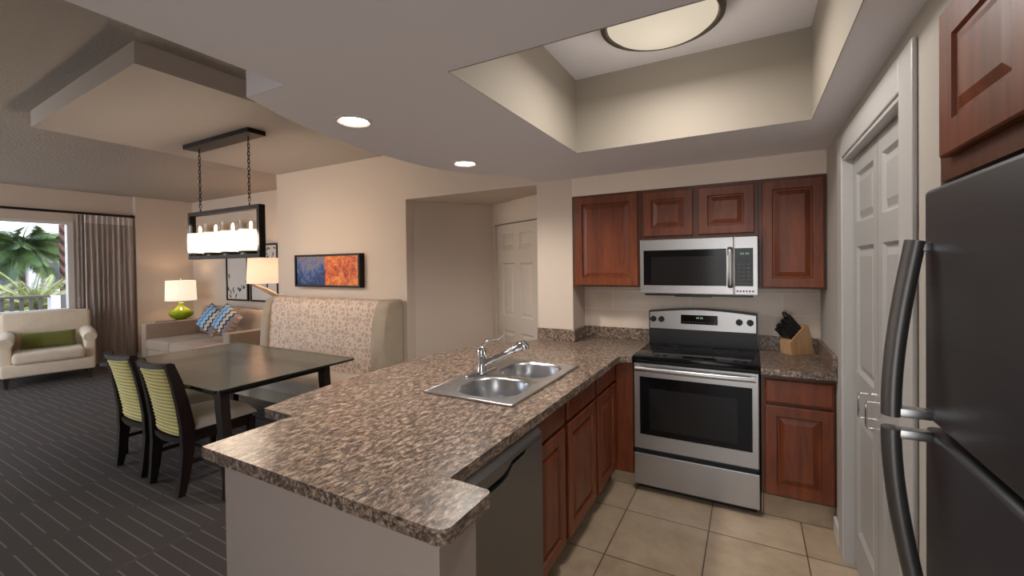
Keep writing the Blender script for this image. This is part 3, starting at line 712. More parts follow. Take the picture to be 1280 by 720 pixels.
bm = new_bm(); box(bm, XS0+.003, XS1-.003, YS, YS+.045, .050, .262, .004); obj('storage_drawer', bm, M_STEEL, t)
# back panel with an arched top
ARCH = [(XS0+.003+(XS1-XS0-.006)*k/16, 1.172+.026*math.sin(PI*k/16)) for k in range(17)]
MBG = frame_map((0, -.098, 0), (1, 0, 0), (0, 0, 1), (0, -1, 0))
bm = new_bm(); prism(bm, [(XS0+.003, .915), (XS1-.003, .915)]+list(reversed(ARCH)), -.075, 0, MBG); bgd = obj('back_panel', bm, M_BLACK, t)
ARC2 = [(XS0+.013+(XS1-XS0-.026)*k/16, 1.163+.026*math.sin(PI*k/16)) for k in range(17)]
bm = new_bm(); prism(bm, [(XS0+.013, 1.040), (XS1-.013, 1.040)]+list(reversed(ARC2)), -.001, .010, MBG); cp = obj('control_panel', bm, M_STEEL, t)
bm = new_bm(); prism(bm, [(-.885, 1.083), (-.632, 1.083), (-.632, 1.152), (-.885, 1.152)], .009, .0125, MBG, .001); obj('display_panel', bm, M_BLACKGL, cp)
bm = new_bm()
for k, x in enumerate((-.776, -.765, -.750, -.739)): prism(bm, [(x, 1.125), (x+.007, 1.125), (x+.007, 1.138), (x, 1.138)], .0125, .0131, MBG)
obj('lit_digits', bm, M_DIGIT, cp)
bm = new_bm()
for k in range(11): prism(bm, [(-.873+.0215*k, 1.096), (-.861+.0215*k, 1.096), (-.861+.0215*k, 1.101), (-.873+.0215*k, 1.101)], .0125, .0129, MBG)
obj('button_legend', bm, M_LEGEND, cp)
for x in (XS0+.038, XS0+.099, XS1-.118, XS1-.049):
    bm = new_bm(); Mk = MBG @ Matrix.Translation((x, 1.112, .010)); lathe(bm, [(0, .026), (.018, .026), (.0205, .022), (.0225, .004), (.0225, 0)], n=24, M=Mk); box(bm, -.004, .004, -.021, .021, .02, .033, .002, M=Mk @ Matrix.Rotation(.15, 4, 'Z')); obj('control_knob', bm, M_BLACK, t, SM)

# ------------------------------------------------------------------ microwave
YM = -.389
t = thing('microwave_oven', 'stainless microwave mounted above the stove', 'microwave', (XM, -.2, 1.32))
bm = new_bm(); box(bm, XS0+.002, XS1-.002, YM+.03, -.004, 1.322, 1.715, .002); obj('microwave_body', bm, M_STEEL, t)
MM = frame_map((0, YM, 0), (1, 0, 0), (0, 0, 1), (0, -1, 0))
bm = new_bm(); rings_panel(bm, MM, XS0+.002, -.517, 1.327, 1.714, [(0, -.03), (0, -.003), (.004, 0)]); md = obj('microwave_door', bm, M_STEEL, t)
bm = new_bm(); rings_panel(bm, MM, XS0+.026, -.560, 1.386, 1.636, [(0, -.002), (0, .001), (.002, .0018)]); obj('door_glass', bm, M_BLACKGL, md)
bm = new_bm(); rings_panel(bm, MM, XS0+.080, -.610, 1.395, 1.588, [(0, .0012), (0, .0022)]); obj('inner_window', bm, M_OVENWIN, md)
bm = new_bm(); tube(bm, [(-.537, YM-.003, 1.640), (-.537, YM-.026, 1.625), (-.537, YM-.034, 1.57), (-.537, YM-.036, 1.51), (-.537, YM-.034, 1.45), (-.537, YM-.026, 1.395), (-.537, YM-.003, 1.380)], .012, 10, flat=(.017, .009, (1, 0, 0))); obj('door_handle', bm, M_STEEL, md, SM)
bm = new_bm(); rings_panel(bm, MM, -.513, XS1-.002, 1.327, 1.714, [(0, -.03), (0, -.003), (.004, 0)]); mc = obj('control_panel', bm, M_STEEL, t)
bm = new_bm(); rings_panel(bm, MM, -.511, -.404, 1.386, 1.636, [(0, -.002), (0, .001), (.002, .0018)]); obj('keypad', bm, M_BLACKGL, mc)
bm = new_bm()
for i in range(3):
    for j in range(6): rings_panel(bm, MM, -.493+.027*i, -.476+.027*i, 1.400+.025*j, 1.409+.025*j, [(0, .0019), (0, .0023)])
obj('key_legend', bm, M_LEGEND, mc)
bm = new_bm()
for k in range(4): rings_panel(bm, MM, -.478+.0125*k+(.005 if k > 1 else 0), -.470+.0125*k+(.005 if k > 1 else 0), 1.594, 1.606, [(0, .0019), (0, .0024)])
obj('lit_digits', bm, M_DIGIT, mc)
bm = new_bm()
for k in range(6): rings_panel(bm, MM, -.500+.018*k, -.491+.018*k, 1.347, 1.358, [(0, .0), (0, .002)])
obj('button', bm, M_BLACK, mc)
bm = new_bm(); box(bm, XS0+.03, XS1-.03, YM+.02, -.03, 1.312, 1.324, .002); box(bm, XM-.14, XM+.10, YM+.015, YM+.06, 1.307, 1.324, .002); obj('vent_grille', bm, M_BLACK, t)

# ------------------------------------------------------------------ dishwasher
t = thing('dishwasher', 'grey steel dishwasher under the near end of the granite worktop', 'dishwasher', (-1.5, -2.27, 0))
D0, D1 = -2.583, -1.958
bm = new_bm(); box(bm, -1.90, -1.262, D0+.002, D1-.002, .05, .868); box(bm, -1.9, -1.30, D0+.02, D1-.02, 0, .06); obj('dishwasher_body', bm, M_BLACK, t)
MD = frame_map((-1.195, D0, 0), (0, 1, 0), (0, 0, 1), (1, 0, 0)); U = D1-D0
bm = new_bm(); P_ = lambda a, b, c=0: bm.verts.new(MD @ V((a, b, c)))
lip = [(.003, .795, .003), (.165, .795, .003), (.185, .795, .024), (.29, .795, .024), (.33, .805, .026), (.365, .822, .018), (.46, .822, .014), (.475, .822, .003), (U-.003, .822, .003)]
# lower panel with a scooped top edge, grip slot behind it
topv = [P_(a, b-g) for a, b, g in lip]; topb = [P_(a, b-g-.008, -.03) for a, b, g in lip]
bot = [P_(a, .105) for a, b, g in lip]; botb = [P_(a, .105, -.06) for a, b, g in lip]
for k in range(len(lip)-1):
    for A, B in ((bot, topv), (topv, topb), (botb, bot)): bm.faces.new((A[k], A[k+1], B[k+1], B[k]))
for k in (0, len(lip)-1): bm.faces.new((bot[k], topv[k], topb[k], botb[k]))
dd = obj('dishwasher_door', bm, M_DW, t)
bm = new_bm(); topv = [P_(a, b) for a, b, g in lip]; tv2 = [P_(a, .838) for a, b, g in lip]; tv3 = [P_(a, .862, -.022) for a, b, g in lip]; tb = [P_(a, b, -.03) for a, b, g in lip]; tv4 = [P_(a, .862, -.05) for a, b, g in lip]
for k in range(len(lip)-1):
    for A, B in ((tb, topv), (topv, tv2), (tv2, tv3), (tv3, tv4)): bm.faces.new((A[k], A[k+1], B[k+1], B[k]))
for k in (0, len(lip)-1): bm.faces.new((tb[k], topv[k], tv2[k], tv3[k], tv4[k]))
obj('control_panel', bm, M_DW, t)
bm = new_bm(); box(bm, -1.245, -1.218, D0+.004, D1-.004, .74, .83); obj('grip_recess', bm, M_BLACK, t)

# ------------------------------------------------------------------ refrigerator
t = thing('refrigerator', 'dark steel top freezer refrigerator with curved bar handles', 'refrigerator', (.3, -2.60, 0))
R0, R1 = -2.985, -2.255
bm = new_bm(); box(bm, .012, .70, R0, R1, .04, 1.690, .004); box(bm, .05, .66, R0+.03, R1-.03, 0, .05); obj('fridge_body', bm, M_BLACK, t)
bm = new_bm(); box(bm, -.062, .008, R0, R1+.012, 1.168, 1.703, .012, 3); f1 = obj('freezer_door', bm, M_FRIDGE, t, SM)
bm = new_bm(); box(bm, -.062, .008, R0, R1+.012, .075, 1.150, .012, 3); f2 = obj('fridge_door', bm, M_FRIDGE, t, SM)
HY = -2.285
def fhandle(zs, par, mounts):
    bm = new_bm(); n_ = 14; a, b = zs
    pts = []
    for k in range(n_+1):
        s = k/n_; z = a+(b-a)*s; pts.append((-.088-.044*math.sin(PI/2*s), HY, z))
    tube(bm, pts, .02, 14, flat=(.019, .024, (1, 0, 0)))
    h = obj('door_handle', bm, M_HANDLE, par, SM)
    for z, x in mounts:
        bm = new_bm(); box(bm, x, -.060, HY-.016, HY+.016, z-.011, z+.011, .004); obj('handle_mount', bm, M_STEEL, par, SM)
fhandle((1.585, 1.176), f1, ((1.570, -.088), (1.186, -.125)))
fhandle((.775, 1.146), f2, ((.79, -.088), (1.136, -.125)))
bm = new_bm(); box(bm, -.03, .02, R0+.01, R1, .02, .072, .003); obj('toe_grille', bm, M_BLACK, t)

# ------------------------------------------------------------------ knife block
KB = V((-.180, -.165, ZC)); ku = V((.80, .60, 0)); kv = V((-.60, .80, 0))
t = thing('knife_block', 'pale wood knife block full of black handled knives in the corner', 'knife block', tuple(KB+ku*.09+kv*.05))
MK = frame_map(KB, ku, (0, 0, 1), kv)
bm = new_bm(); prism(bm, [(0, 0), (.175, 0), (.128, .195), (.105, .200), (-.012, .088)], 0, .098, MK, .003); obj('block_body', bm, M_BLOCK, t)
nk = V((-.69, .72)); tk = V((.72, .69))         # out of and up along the sloping face
k0 = V((-.012, .088))
def knife_handle(s, v, L, w_, th):
    c = k0+tk*s; bm = new_bm(); pts = [c-nk*.004, c+nk*.03, c+nk*(L*.6), c+nk*L]
    beam(bm, [MK @ V((p.x, p.y, v)) for p in pts], [w_*.8, w_, w_*.92, w_*1.12], th, ref=kv); return bm
KL = [f'black handled knife in the {a} row of the wood block, {b} slot' for a in ('lowest', 'second lowest') for b in ('room side', 'middle', 'wall side')]+['black handled knife in the upper row of the wood block, room side slot', 'black handled knife in the upper row of the wood block, middle slot', 'topmost black handled knife in the wood block, in front of the scissors']
KN = ([(.035, .020, .085), (.035, .049, .085), (.035, .078, .085), (.062, .020, .095), (.062, .049, .095), (.062, .078, .095), (.092, .020, .115), (.092, .049, .115), (.122, .020, .125)])
for i, (s, v, L) in enumerate(KN):
    k = thing('kitchen_knife', KL[i], 'knife', tuple(MK @ V((k0.x+tk.x*s, k0.y+tk.y*s, v))), 'knives in the wood block')
    obj('handle', knife_handle(s, v, L, .027, .022), M_BLACK, k)
    c = k0+tk*s; bm = new_bm(); beam(bm, [MK @ V((*(c+nk*q), v)) for q in (-.002, .004)], .020, .004, ref=kv); obj('bolster', bm, M_CHROME, k)
sc = thing('kitchen_scissors', 'black looped scissors standing in the knife block', 'scissors', tuple(MK @ V((k0.x+tk.x*.14, k0.y+tk.y*.14, .075))))
c = k0+tk*.140
for dx in (-.020, .020):
    bm = new_bm(); cc = c+nk*.088
    pts = [MK @ V((*(cc+tk*(dx*.45+.013*math.cos(a))+nk*.036*math.sin(a)), .072+dx*.7)) for a in [2*PI*k/20 for k in range(21)]]
    tube(bm, pts, .0052, 8, cap=False); tube(bm, [MK @ V((*(c-nk*.004), .072)), MK @ V((*(cc+tk*dx*.45-nk*.034), .072+dx*.7))], .006, 8); obj('finger_loop', bm, M_BLACK, sc, SM)

# ------------------------------------------------------------------ kitchen ceiling lamps
t = thing('ceiling_light', 'round bowl ceiling light with bronze ring in the recessed tray', 'ceiling light', (-.765, -1.585, ZT))
cxy = (-.765, -1.585, ZT)
bm = new_bm(); lathe(bm, [(.20, 0), (.252, -.004), (.266, -.05), (.262, -.078), (.240, -.084), (.232, -.07), (.232, -.02)], cxy, 56); obj('bronze_ring', bm, M_BRONZE2, t, SM)
bm = new_bm(); lathe(bm, [(.234, -.065), (.232, -.078), (.212, -.095), (.17, -.115), (.115, -.129), (.055, -.135), (0, -.136)], cxy, 56); obj('glass_bowl', bm, M_DOME, t, SM)
def bulb(loc, energy, col, par, r=.05):
    l = bpy.data.lights.new('lamp_glow', 'POINT'); l.energy = energy; l.color = col; l.shadow_soft_size = r
    o = bpy.data.objects.new('lamp_glow', l); C.objects.link(o); o.location = V(loc)-V(par['_w']); o.parent = par; return o
l = bpy.data.lights.new('bowl_light', 'AREA'); l.shape = 'DISK'; l.size = .44; l.energy = 8.0; l.color = (1, .94, .88)
lo = bpy.data.objects.new('bowl_light', l); C.objects.link(lo); lo.parent = t; lo.location = (0, 0, -.142)
bulb((-.765, -1.585, 2.40), 2.6, (1, .94, .86), t, .13)
def downlight(x, y, label):
    t = thing('recessed_downlight', label, 'downlight', (x, y, ZK))
    bm = new_bm(); lathe(bm, [(.085, 0), (.085, -.006), (.074, -.009), (.062, -.002), (.062, 0)], (x, y, ZK), 40); obj('trim_ring', bm, M_TRIM, t, SM)
    bm = new_bm(); lathe(bm, [(.061, -.0015), (.04, -.003), (0, -.004)], (x, y, ZK), 32); obj('lamp_lens', bm, M_CAN, t, SM)
    s = bpy.data.lights.new('downlight_beam', 'SPOT'); s.energy = 24; s.color = (1, .92, .84); s.spot_size = math.radians(160); s.spot_blend = .8; s.shadow_soft_size = .05
    so_ = bpy.data.objects.new('downlight_beam', s); C.objects.link(so_); so_.parent = t; so_.location = (0, 0, -.03)
    return t
downlight(-2.075, -2.15, 'round lit downlight nearest the pendant in the kitchen ceiling')
downlight(-2.115, -1.17, 'round lit downlight close to the hall opening in the kitchen ceiling')

# ------------------------------------------------------------------ dining table
TX_0, TX_1, TY_0, TY_1 = -5.28, -3.455, -2.085, -.945; TZ = .75
t = thing('dining_table', 'dining table with smoked glass top and dark curved legs', 'table', ((TX_0+TX_1)/2, (TY_0+TY_1)/2, 0))
bm = new_bm(); prism(bm, rrect(TX_0+.001, TX_1-.001, TY_0+.001, TY_1-.001, .04), TZ-.0029, TZ); tt = obj('table_top', bm, M_TABLEGL, t)
bm = new_bm(); A_ = rrect(TX_0, TX_1, TY_0, TY_1, .04); B_ = rrect(TX_0+.006, TX_1-.006, TY_0+.006, TY_1-.006, .036)
loops = [[bm.verts.new((*p, z)) for p in P] for P, z in ((A_, TZ-.018), (A_, TZ-.003), (B_, TZ-.003), (B_, TZ-.018), (A_, TZ-.018))]
for a_, b_ in zip(loops, loops[1:]): bridge(bm, a_, b_)
obj('glass_edge', bm, M_TABLEEDGE, tt)
for sx, x in ((-1, TX_0+.30), (1, TX_1-.07)):
    for sy, y in ((-1, TY_0+.075), (1, TY_1-.27)):
        bm = new_bm(); pr_ = [(0, .732), (.006, .62), (.028, .45), (.055, .25), (.062, .12), (.05, 0)]
        beam(bm, [(x-.01+sx*a, y, z) for a, z in pr_], [.075, .072, .068, .062, .055, .048], [.06, .06, .058, .055, .05, .045], ref=(0, 1, 0)); obj('leg', bm, M_ESPRESSO, t)
bm = new_bm()
for y in (TY_0+.075, TY_1-.27): box(bm, TX_0+.30, TX_1-.07, y-.02, y+.02, .690, .731, .004)
for x in (TX_0+.30, TX_1-.09): box(bm, x-.02, x+.02, TY_0+.075, TY_1-.27, .690, .731, .004)
obj('top_frame', bm, M_ESPRESSO, t)

# ------------------------------------------------------------------ dining chairs
def chair(loc, label, rz):
    t = thing('dining_chair', label, 'chair', loc, None); t['_w'] = (0, 0, 0)
    hw = .215
    # rear posts sweep back above and below the seat
    for s in (-1, 1):
        bm = new_bm(); beam(bm, [(s*(hw-.01), -.305, .905), (s*(hw-.006), -.268, .78), (s*(hw-.002), -.235, .62), (s*hw, -.212, .47), (s*hw, -.212, .30), (s*(hw-.006), -.232, .12), (s*(hw-.012), -.252, 0)],
             [.050, .062, .072, .080, .070, .055, .042], [.036, .038, .040, .042, .042, .038, .034], ref=(1, 0, 0)); obj('rear_post', bm, M_ESPRESSO, t)
    for s in (-1, 1):
        bm = new_bm(); beam(bm, [(s*(hw-.012), .225, .40), (s*(hw-.012), .225, .2), (s*(hw-.016), .228, 0)], [.048, .042, .030], [.048, .042, .030], ref=(1, 0, 0)); obj('front_leg', bm, M_ESPRESSO, t)
    bm = new_bm()
    for s in (-1, 1): beam(bm, [(s*hw, -.19, .385), (s*(hw-.012), .22, .385)], .070, .026, ref=(1, 0, 0))
    box(bm, -hw, hw, .205, .235, .355, .420, .003); box(bm, -hw, hw, -.215, -.19, .355, .415, .003); obj('seat_frame', bm, M_ESPRESSO, t)
    bm = new_bm()
    for s in (-1, 1): beam(bm, [(s*hw, -.215, .215), (s*(hw-.012), .225, .215)], .026, .020, ref=(1, 0, 0))
    box(bm, -hw+.012, hw-.012, -.02, .005, .204, .226, .003); obj('stretcher', bm, M_ESPRESSO, t)
    # top rail bowed back
    bm = new_bm(); n_ = 12
    beam(bm, [((hw-.012)*(2*k/n_-1), -.303-.040*(1-(2*k/n_-1)**2), .900-.010*(1-(2*k/n_-1)**2)) for k in range(n_+1)], .038, .032, ref=(0, 0, 1)); obj('top_rail', bm, M_ESPRESSO, t)
    # upholstered back, bowed, ribbed on both faces
    def post_y(z): 
        P = [(.40, -.212), (.47, -.212), (.62, -.235), (.78, -.268), (.905, -.305)]
        for (z0, y0), (z1, y1) in zip(P, P[1:]):
            if z <= z1: return y0+(y1-y0)*(z-z0)/(z1-z0)
        return P[-1][1]
    bm = new_bm(); NU, NV = 12, 76; gr = {}
    for f in (0, 1):
        for i in range(NU+1):
            for j in range(NV+1):
                u = 2*i/NU-1; zb = .395-.018*(1-u*u); z = zb+(.885-zb)*j/NV
                edge = min(1, (1-abs(u))*7)**.5*min(1, min(j, NV-j)/4)**.5
                rib = .0035*math.sin(2*PI*z/.0262)
                d_ = (.022+rib)*edge
                gr[f, i, j] = bm.verts.new(((hw-.024)*u, post_y(z)-.040*(1-u*u)*(max(0,z-.38)/.5)**.5+(-d_ if f == 0 else d_), z))
    for f in (0, 1):
        for i in range(NU):
            for j in range(NV): bm.faces.new((gr[f, i, j], gr[f, i+1, j], gr[f, i+1, j+1], gr[f, i, j+1]))
    obj('backrest', bm, M_YELLOW, t, 9)
    bm = new_bm(); n_ = 10
    beam(bm, [((hw-.01)*(2*k/n_-1), -.214-.026*(1-(2*k/n_-1)**2), .378-.016*(1-(2*k/n_-1)**2)) for k in range(n_+1)], .034, .030, ref=(0, 0, 1)); obj('bottom_rail', bm, M_ESPRESSO, t)
    # seat cushion, crowned
    bm = new_bm(); N_ = 16; g = {}
    for f in (0, 1):
        for i in range(N_+1):
            for j in range(N_+1):
                u, v = 2*i/N_-1, 2*j/N_-1
                e_ = max(0, (1-u**6)*(1-v**6))**.5
                wx = (hw+.014)*(1-.04*(v < 0)*abs(v)); x = wx*u*(1-.02*v*v); y = .036+.226*v
                z = (.418+.012*(1-e_)) if f else .440+.062*e_+.012*(1-u*u)*(1-v*v)
                g[f, i, j] = bm.verts.new((x, y, z))
    for f in (0, 1):
        for i in range(N_):
            for j in range(N_): bm.faces.new((g[f, i, j], g[f, i+1, j], g[f, i+1, j+1], g[f, i, j+1]))
    for i in range(N_):
        bm.faces.new((g[0, i, 0], g[0, i+1, 0], g[1, i+1, 0], g[1, i, 0])); bm.faces.new((g[0, i, N_], g[0, i+1, N_], g[1, i+1, N_], g[1, i, N_]))
        bm.faces.new((g[0, 0, i], g[0, 0, i+1], g[1, 0, i+1], g[1, 0, i])); bm.faces.new((g[0, N_, i], g[0, N_, i+1], g[1, N_, i+1], g[1, N_, i]))
    obj('seat', bm, M_SEAT, t, 9)
    t.rotation_euler = (0, 0, rz); return t
ch = chair((-4.02, -1.885, 0), 'yellow ribbed dining chair nearest the granite peninsula, beige seat showing', 0)
ch['group'] = 'yellow dining chairs at the glass table'
dup(ch, (-4.60, -1.87, 0), 'yellow ribbed dining chair toward the window, partly behind the other chair')

# ------------------------------------------------------------------ banquette bench
def soft(bm, x0, x1, y0, y1, z0, z1, r=.04, seg=4): box(bm, x0, x1, y0, y1, z0, z1, r, seg)
t = thing('banquette_bench', 'high-backed upholstered dining bench against the wall under the painting', 'bench', (-4.46, -.65, 0))
BX0, BX1 = -5.44, -3.475
bm = new_bm(); soft(bm, BX0+.02, BX1-.02, -.44, YC-.012, .06, 1.20, .02, 3); obj('back_frame', bm, M_BOOTH, t, SM)
# patterned inner back leaning a little, rounded at the top
bm = new_bm(); pr_ = [(-.575, .455), (-.585, .50), (-.57, .70), (-.55, .95), (-.53, 1.12), (-.505, 1.185), (-.46, 1.212), (-.40, 1.212), (-.40, .455)]
a = [bm.verts.new((BX0+.12, y, z)) for y, z in pr_]; b = [bm.verts.new((BX1-.17, y, z)) for y, z in pr_]
bm.faces.new(a); bm.faces.new(list(reversed(b)))
for k in range(len(pr_)): bm.faces.new((a[k], a[(k+1) % len(pr_)], b[(k+1) % len(pr_)], b[k]))
obj('backrest', bm, M_LATTICE, t, .9)
for x0, x1, nm in ((BX0, BX0+.125, 'side_wing'), (BX1-.175, BX1, 'side_wing')):
    bm = new_bm()
    prw = [(-.44, .10), (-.60, .42), (-.62, .50), (-.60, .75), (-.575, 1.0), (-.555, 1.13), (-.52, 1.19), (-.46, 1.214), (-.33, 1.214), (-.31, .10)]
    a = [bm.verts.new((x0, y, z)) for y, z in prw]; b = [bm.verts.new((x1, y, z)) for y, z in prw]
    f0 = bm.faces.new(a); f1_ = bm.faces.new(list(reversed(b))); sd = [bm.faces.new((a[k], a[(k+1) % len(prw)], b[(k+1) % len(prw)], b[k])) for k in range(len(prw))]
    bmesh.ops.bevel(bm, geom=list({e for f in (f0, f1_) for e in f.edges}), offset=.03, segments=3, profile=.5, affect='EDGES'); obj(nm, bm, M_BOOTH, t, SM)
bm = new_bm(); soft(bm, BX0+.01, BX1-.05, -1.03, -.50, .325, .475, .035, 4); obj('seat_cushion', bm, M_SEAT, t, SM)
bm = new_bm(); box(bm, BX0+.03, BX1-.07, -1.0, -.42, .21, .33, .008); obj('seat_base', bm, M_BOOTH, t)
for x in (BX0+.10, (BX0+BX1)/2, BX1-.14):
    for y in (-.95, -.45):
        bm = new_bm(); beam(bm, [(x, y, .215), (x, y, 0)], [.06, .04], [.06, .04], ref=(1, 0, 0)); obj('leg', bm, M_ESPRESSO, t)

# painting over the bench
t = thing('framed_painting', 'wide framed abstract painting, blue left half and orange right half', 'painting', (-4.60, YC-.03, 1.33))
PX0, PX1, PZ0, PZ1 = -5.135, -4.055, 1.325, 1.695; FD = YC-.075
bm = new_bm(); f_ = .022
for a in ((PX0, PX1, PZ0, PZ0+f_), (PX0, PX1, PZ1-f_, PZ1), (PX0, PX0+f_, PZ0+f_, PZ1-f_), (PX1-f_, PX1, PZ0+f_, PZ1-f_)): box(bm, a[0], a[1], FD, YC-.001, a[2], a[3], .002)
obj('picture_frame', bm, M_BRONZE, t)
bm = new_bm(); box(bm, PX0+f_, PX1-f_, FD+.018, YC-.004, PZ0+f_, PZ1-f_); obj('canvas', bm, M_ART, t)

# ------------------------------------------------------------------ pendant over the table
PY = -1.455
t = thing('pendant_light', 'rectangular dark metal pendant with four lit candle glasses over the table', 'pendant light', (-4.52, PY, ZD))
bm = new_bm(); box(bm, -5.045, -4.005, PY-.075, PY+.075, ZD-.04, ZD-.0005, .003); obj('ceiling_canopy', bm, M_BRONZE, t)
FX0, FX1, FZ0, FZ1 = -5.085, -3.955, 1.635, 2.075; fw = .055
bm = new_bm(); b_ = .035
box(bm, FX0, FX1, PY-fw/2, PY+fw/2, FZ1-b_, FZ1, .002); box(bm, FX0, FX1, PY-fw/2, PY+fw/2, FZ0, FZ0+b_, .002)
for x in (FX0, FX1-b_): box(bm, x, x+b_, PY-fw/2, PY+fw/2, FZ0+b_, FZ1-b_, .002)
obj('metal_frame', bm, M_BRONZE, t)
for x in (-4.91, -4.13):
    bm = new_bm(); tube(bm, [(x, PY, ZD-.04), (x, PY, ZD-.075)], .006, 8); tube(bm, [(x, PY, FZ1), (x, PY, FZ1+.025)], .006, 8)
    z = ZD-.07; k = 0; L_ = .040
    while z-L_ > FZ1+.012:
        pts = []
        for q in range(13):
            a_ = 2*PI*q/12; ca, sa = math.cos(a_)*.0095, math.sin(a_)*L_*.5
            pts.append((x+(ca if k % 2 == 0 else 0), PY+(0 if k % 2 == 0 else ca), z-L_/2+sa))
        tube(bm, pts, .0032, 6, cap=False); z -= L_*.80; k += 1
    obj('hanging_chain', bm, M_BRONZE, t, SM)
for k in range(4):
    x = -4.925+.270*k; r = .101
    bm = new_bm(); lathe(bm, [(0, 0), (.055, 0), (.055, .012), (0, .014)], (x, PY, FZ0+b_), 24); lathe(bm, [(0, .012), (.092, .012), (.092, .020), (0, .020)], (x, PY, FZ0+b_), 32); cpl = obj('candle_plate', bm, M_BRONZE, t, SM)
    zb = FZ0+b_+.021
    bm = new_bm(); lathe(bm, [(r, 0), (r, .255), (r-.004, .255), (r-.004, 0)], (x, PY, zb), 40); obj('glass_shade', bm, M_CLEAR, cpl, SM)
    bm = new_bm(); lathe(bm, [(0, 0), (r-.006, 0), (r-.006, .178), (r-.010, .183), (0, .183)], (x, PY, zb), 40); obj('frosted_sleeve', bm, M_CANDLE, cpl, SM)
    bm = new_bm(); lathe(bm, [(0, .183), (.011, .183), (.011, .235), (.006, .25), (0, .252)], (x, PY, zb), 12); obj('lamp_bulb', bm, M_BULB, cpl, SM)

# ------------------------------------------------------------------ sofa corner
t = thing('sofa', 'taupe fabric sofa with wide arms in the far corner', 'sofa', (-7.75, .25, 0))
A0, A1, S0, S1 = -8.92, -6.42, -.42, .62
bm = new_bm(); soft(bm, A0, A1, .44, .70, .08, .74, .03); obj('sofa_back', bm, M_SOFA, t, SM)
for x0, x1 in ((A0, A0+.16), (A1-.16, A1)):
    bm = new_bm(); soft(bm, x0, x1, S0, S1, .08, .69, .02); obj('arm', bm, M_SOFA, t, SM)
bm = new_bm(); soft(bm, A0+.15, A1-.15, S0+.02, .46, .10, .30, .012); obj('base_rail', bm, M_SOFA, t, SM)
xs_ = [A0+.165, A0+.165+(A1-A0-.33)/3, A0+.165+2*(A1-A0-.33)/3, A1-.165]
for a, b in zip(xs_, xs_[1:]):
    bm = new_bm(); soft(bm, a+.002, b-.002, S0-.01, .34, .30, .455, .03); obj('seat_cushion', bm, M_SOFA, t, SM)
xm_ = A0+.165+(A1-A0-.33)*.5
for a, b, zt in ((A0+.17, xm_, .93), (xm_+.005, A1-.17, .90)):
    bm = new_bm(); box(bm, a, b, -.10, .10, 0, zt-.45, .07, 5, M=Matrix.Translation((0, .40, .45)) @ Matrix.Rotation(math.radians(-9), 4, 'X')); obj('back_cushion', bm, M_SOFA, t, SM)
for x in (A0+.08, A1-.08):
    for y in (S0+.06, .60):
        bm = new_bm(); beam(bm, [(x, y, .085), (x, y, 0)], [.06, .045], [.06, .045], ref=(1, 0, 0)); obj('leg', bm, M_ESPRESSO, t)
def cushion(bm, w_, h_, th, N_=18, pinch=.10):
    g = {}
    for f in (1, -1):
        for i in range(N_+1):
            for j in range(N_+1):
                u, v = 2*i/N_-1, 2*j/N_-1
                z = f*th*max(0, (1-u*u)*(1-v*v))**.42
                x = w_/2*u*(1-pinch*(1-v*v)*abs(u)**3*.6); y = h_/2*v*(1-pinch*(1-u*u)*abs(v)**3*.6)
                g[f, i, j] = bm.verts.new((x, z, y))
    for f in (1, -1):
        for i in range(N_):
            for j in range(N_): bm.faces.new((g[f, i, j], g[f, i+1, j], g[f, i+1, j+1], g[f, i, j+1]))
for (x, y, z, rx, ry, rz), lab in (((-7.86, .10, .745, -.30, .55, .25), 'blue zigzag throw pillow on the sofa, nearer the green lamp'), ((-7.38, .06, .755, -.30, .55, .10), 'blue zigzag throw pillow on the sofa, nearer the bench')):
    bm = new_bm(); cushion(bm, .41, .41, .09); o = obj('throw_pillow', bm, M_CHEVRON, None, 9, origin=(0, 0, 0)); o.location = (x, y, z); o.rotation_euler = (rx, ry, rz)
    tag(o, lab, 'pillow', 'zigzag pillows on the sofa')
# end table and lamp behind the sofa arm
LX, LY = -9.36, .34
t = thing('end_table', 'small dark end table under the green glass lamp', 'table', (LX, LY, 0))
bm = new_bm(); box(bm, LX-.27, LX+.27, LY-.28, LY+.28, .600, .632, .005); obj('table_top', bm, M_ESPRESSO, t)
for a in (-1, 1):
    for b in (-1, 1):
        bm = new_bm(); beam(bm, [(LX+a*.23, LY+b*.24, .60), (LX+a*.23, LY+b*.24, 0)], [.045, .035], [.045, .035], ref=(1, 0, 0)); obj('leg', bm, M_ESPRESSO, t)
t = thing('table_lamp', 'lime green glass table lamp with white drum shade', 'lamp', (LX, LY, .632))
bm = new_bm(); lathe(bm, [(0, 0), (.10, 0), (.105, .012), (.10, .025), (.06, .032), (0, .034)], (LX, LY, .632), 32); obj('lamp_foot', bm, M_BLACK, t, SM)
bm = new_bm(); lathe(bm, [(0, .032), (.075, .034), (.135, .06), (.178, .105), (.186, .14), (.17, .175), (.12, .21), (.07, .24), (.048, .265), (.040, .30), (.046, .318), (.03, .325), (0, .325)], (LX, LY, .632), 48); obj('glass_base', bm, M_GREENGL, t, SM)
bm = new_bm(); tube(bm, [(LX, LY, .957), (LX, LY, 1.375)], .008, 10); lathe(bm, [(0, 0), (.012, .003), (.010, .018), (0, .022)], (LX, LY, 1.372), 12); obj('lamp_stem', bm, M_CHROME, t, SM)
bm = new_bm(); lathe(bm, [(.232, .995), (.220, 1.350), (.217, 1.350), (.229, .995)], (LX, LY, 0), 56); obj('lamp_shade', bm, M_SHADE, t, SM)
bulb((LX, LY, 1.18), 3.4, (1, .68, .40), t)

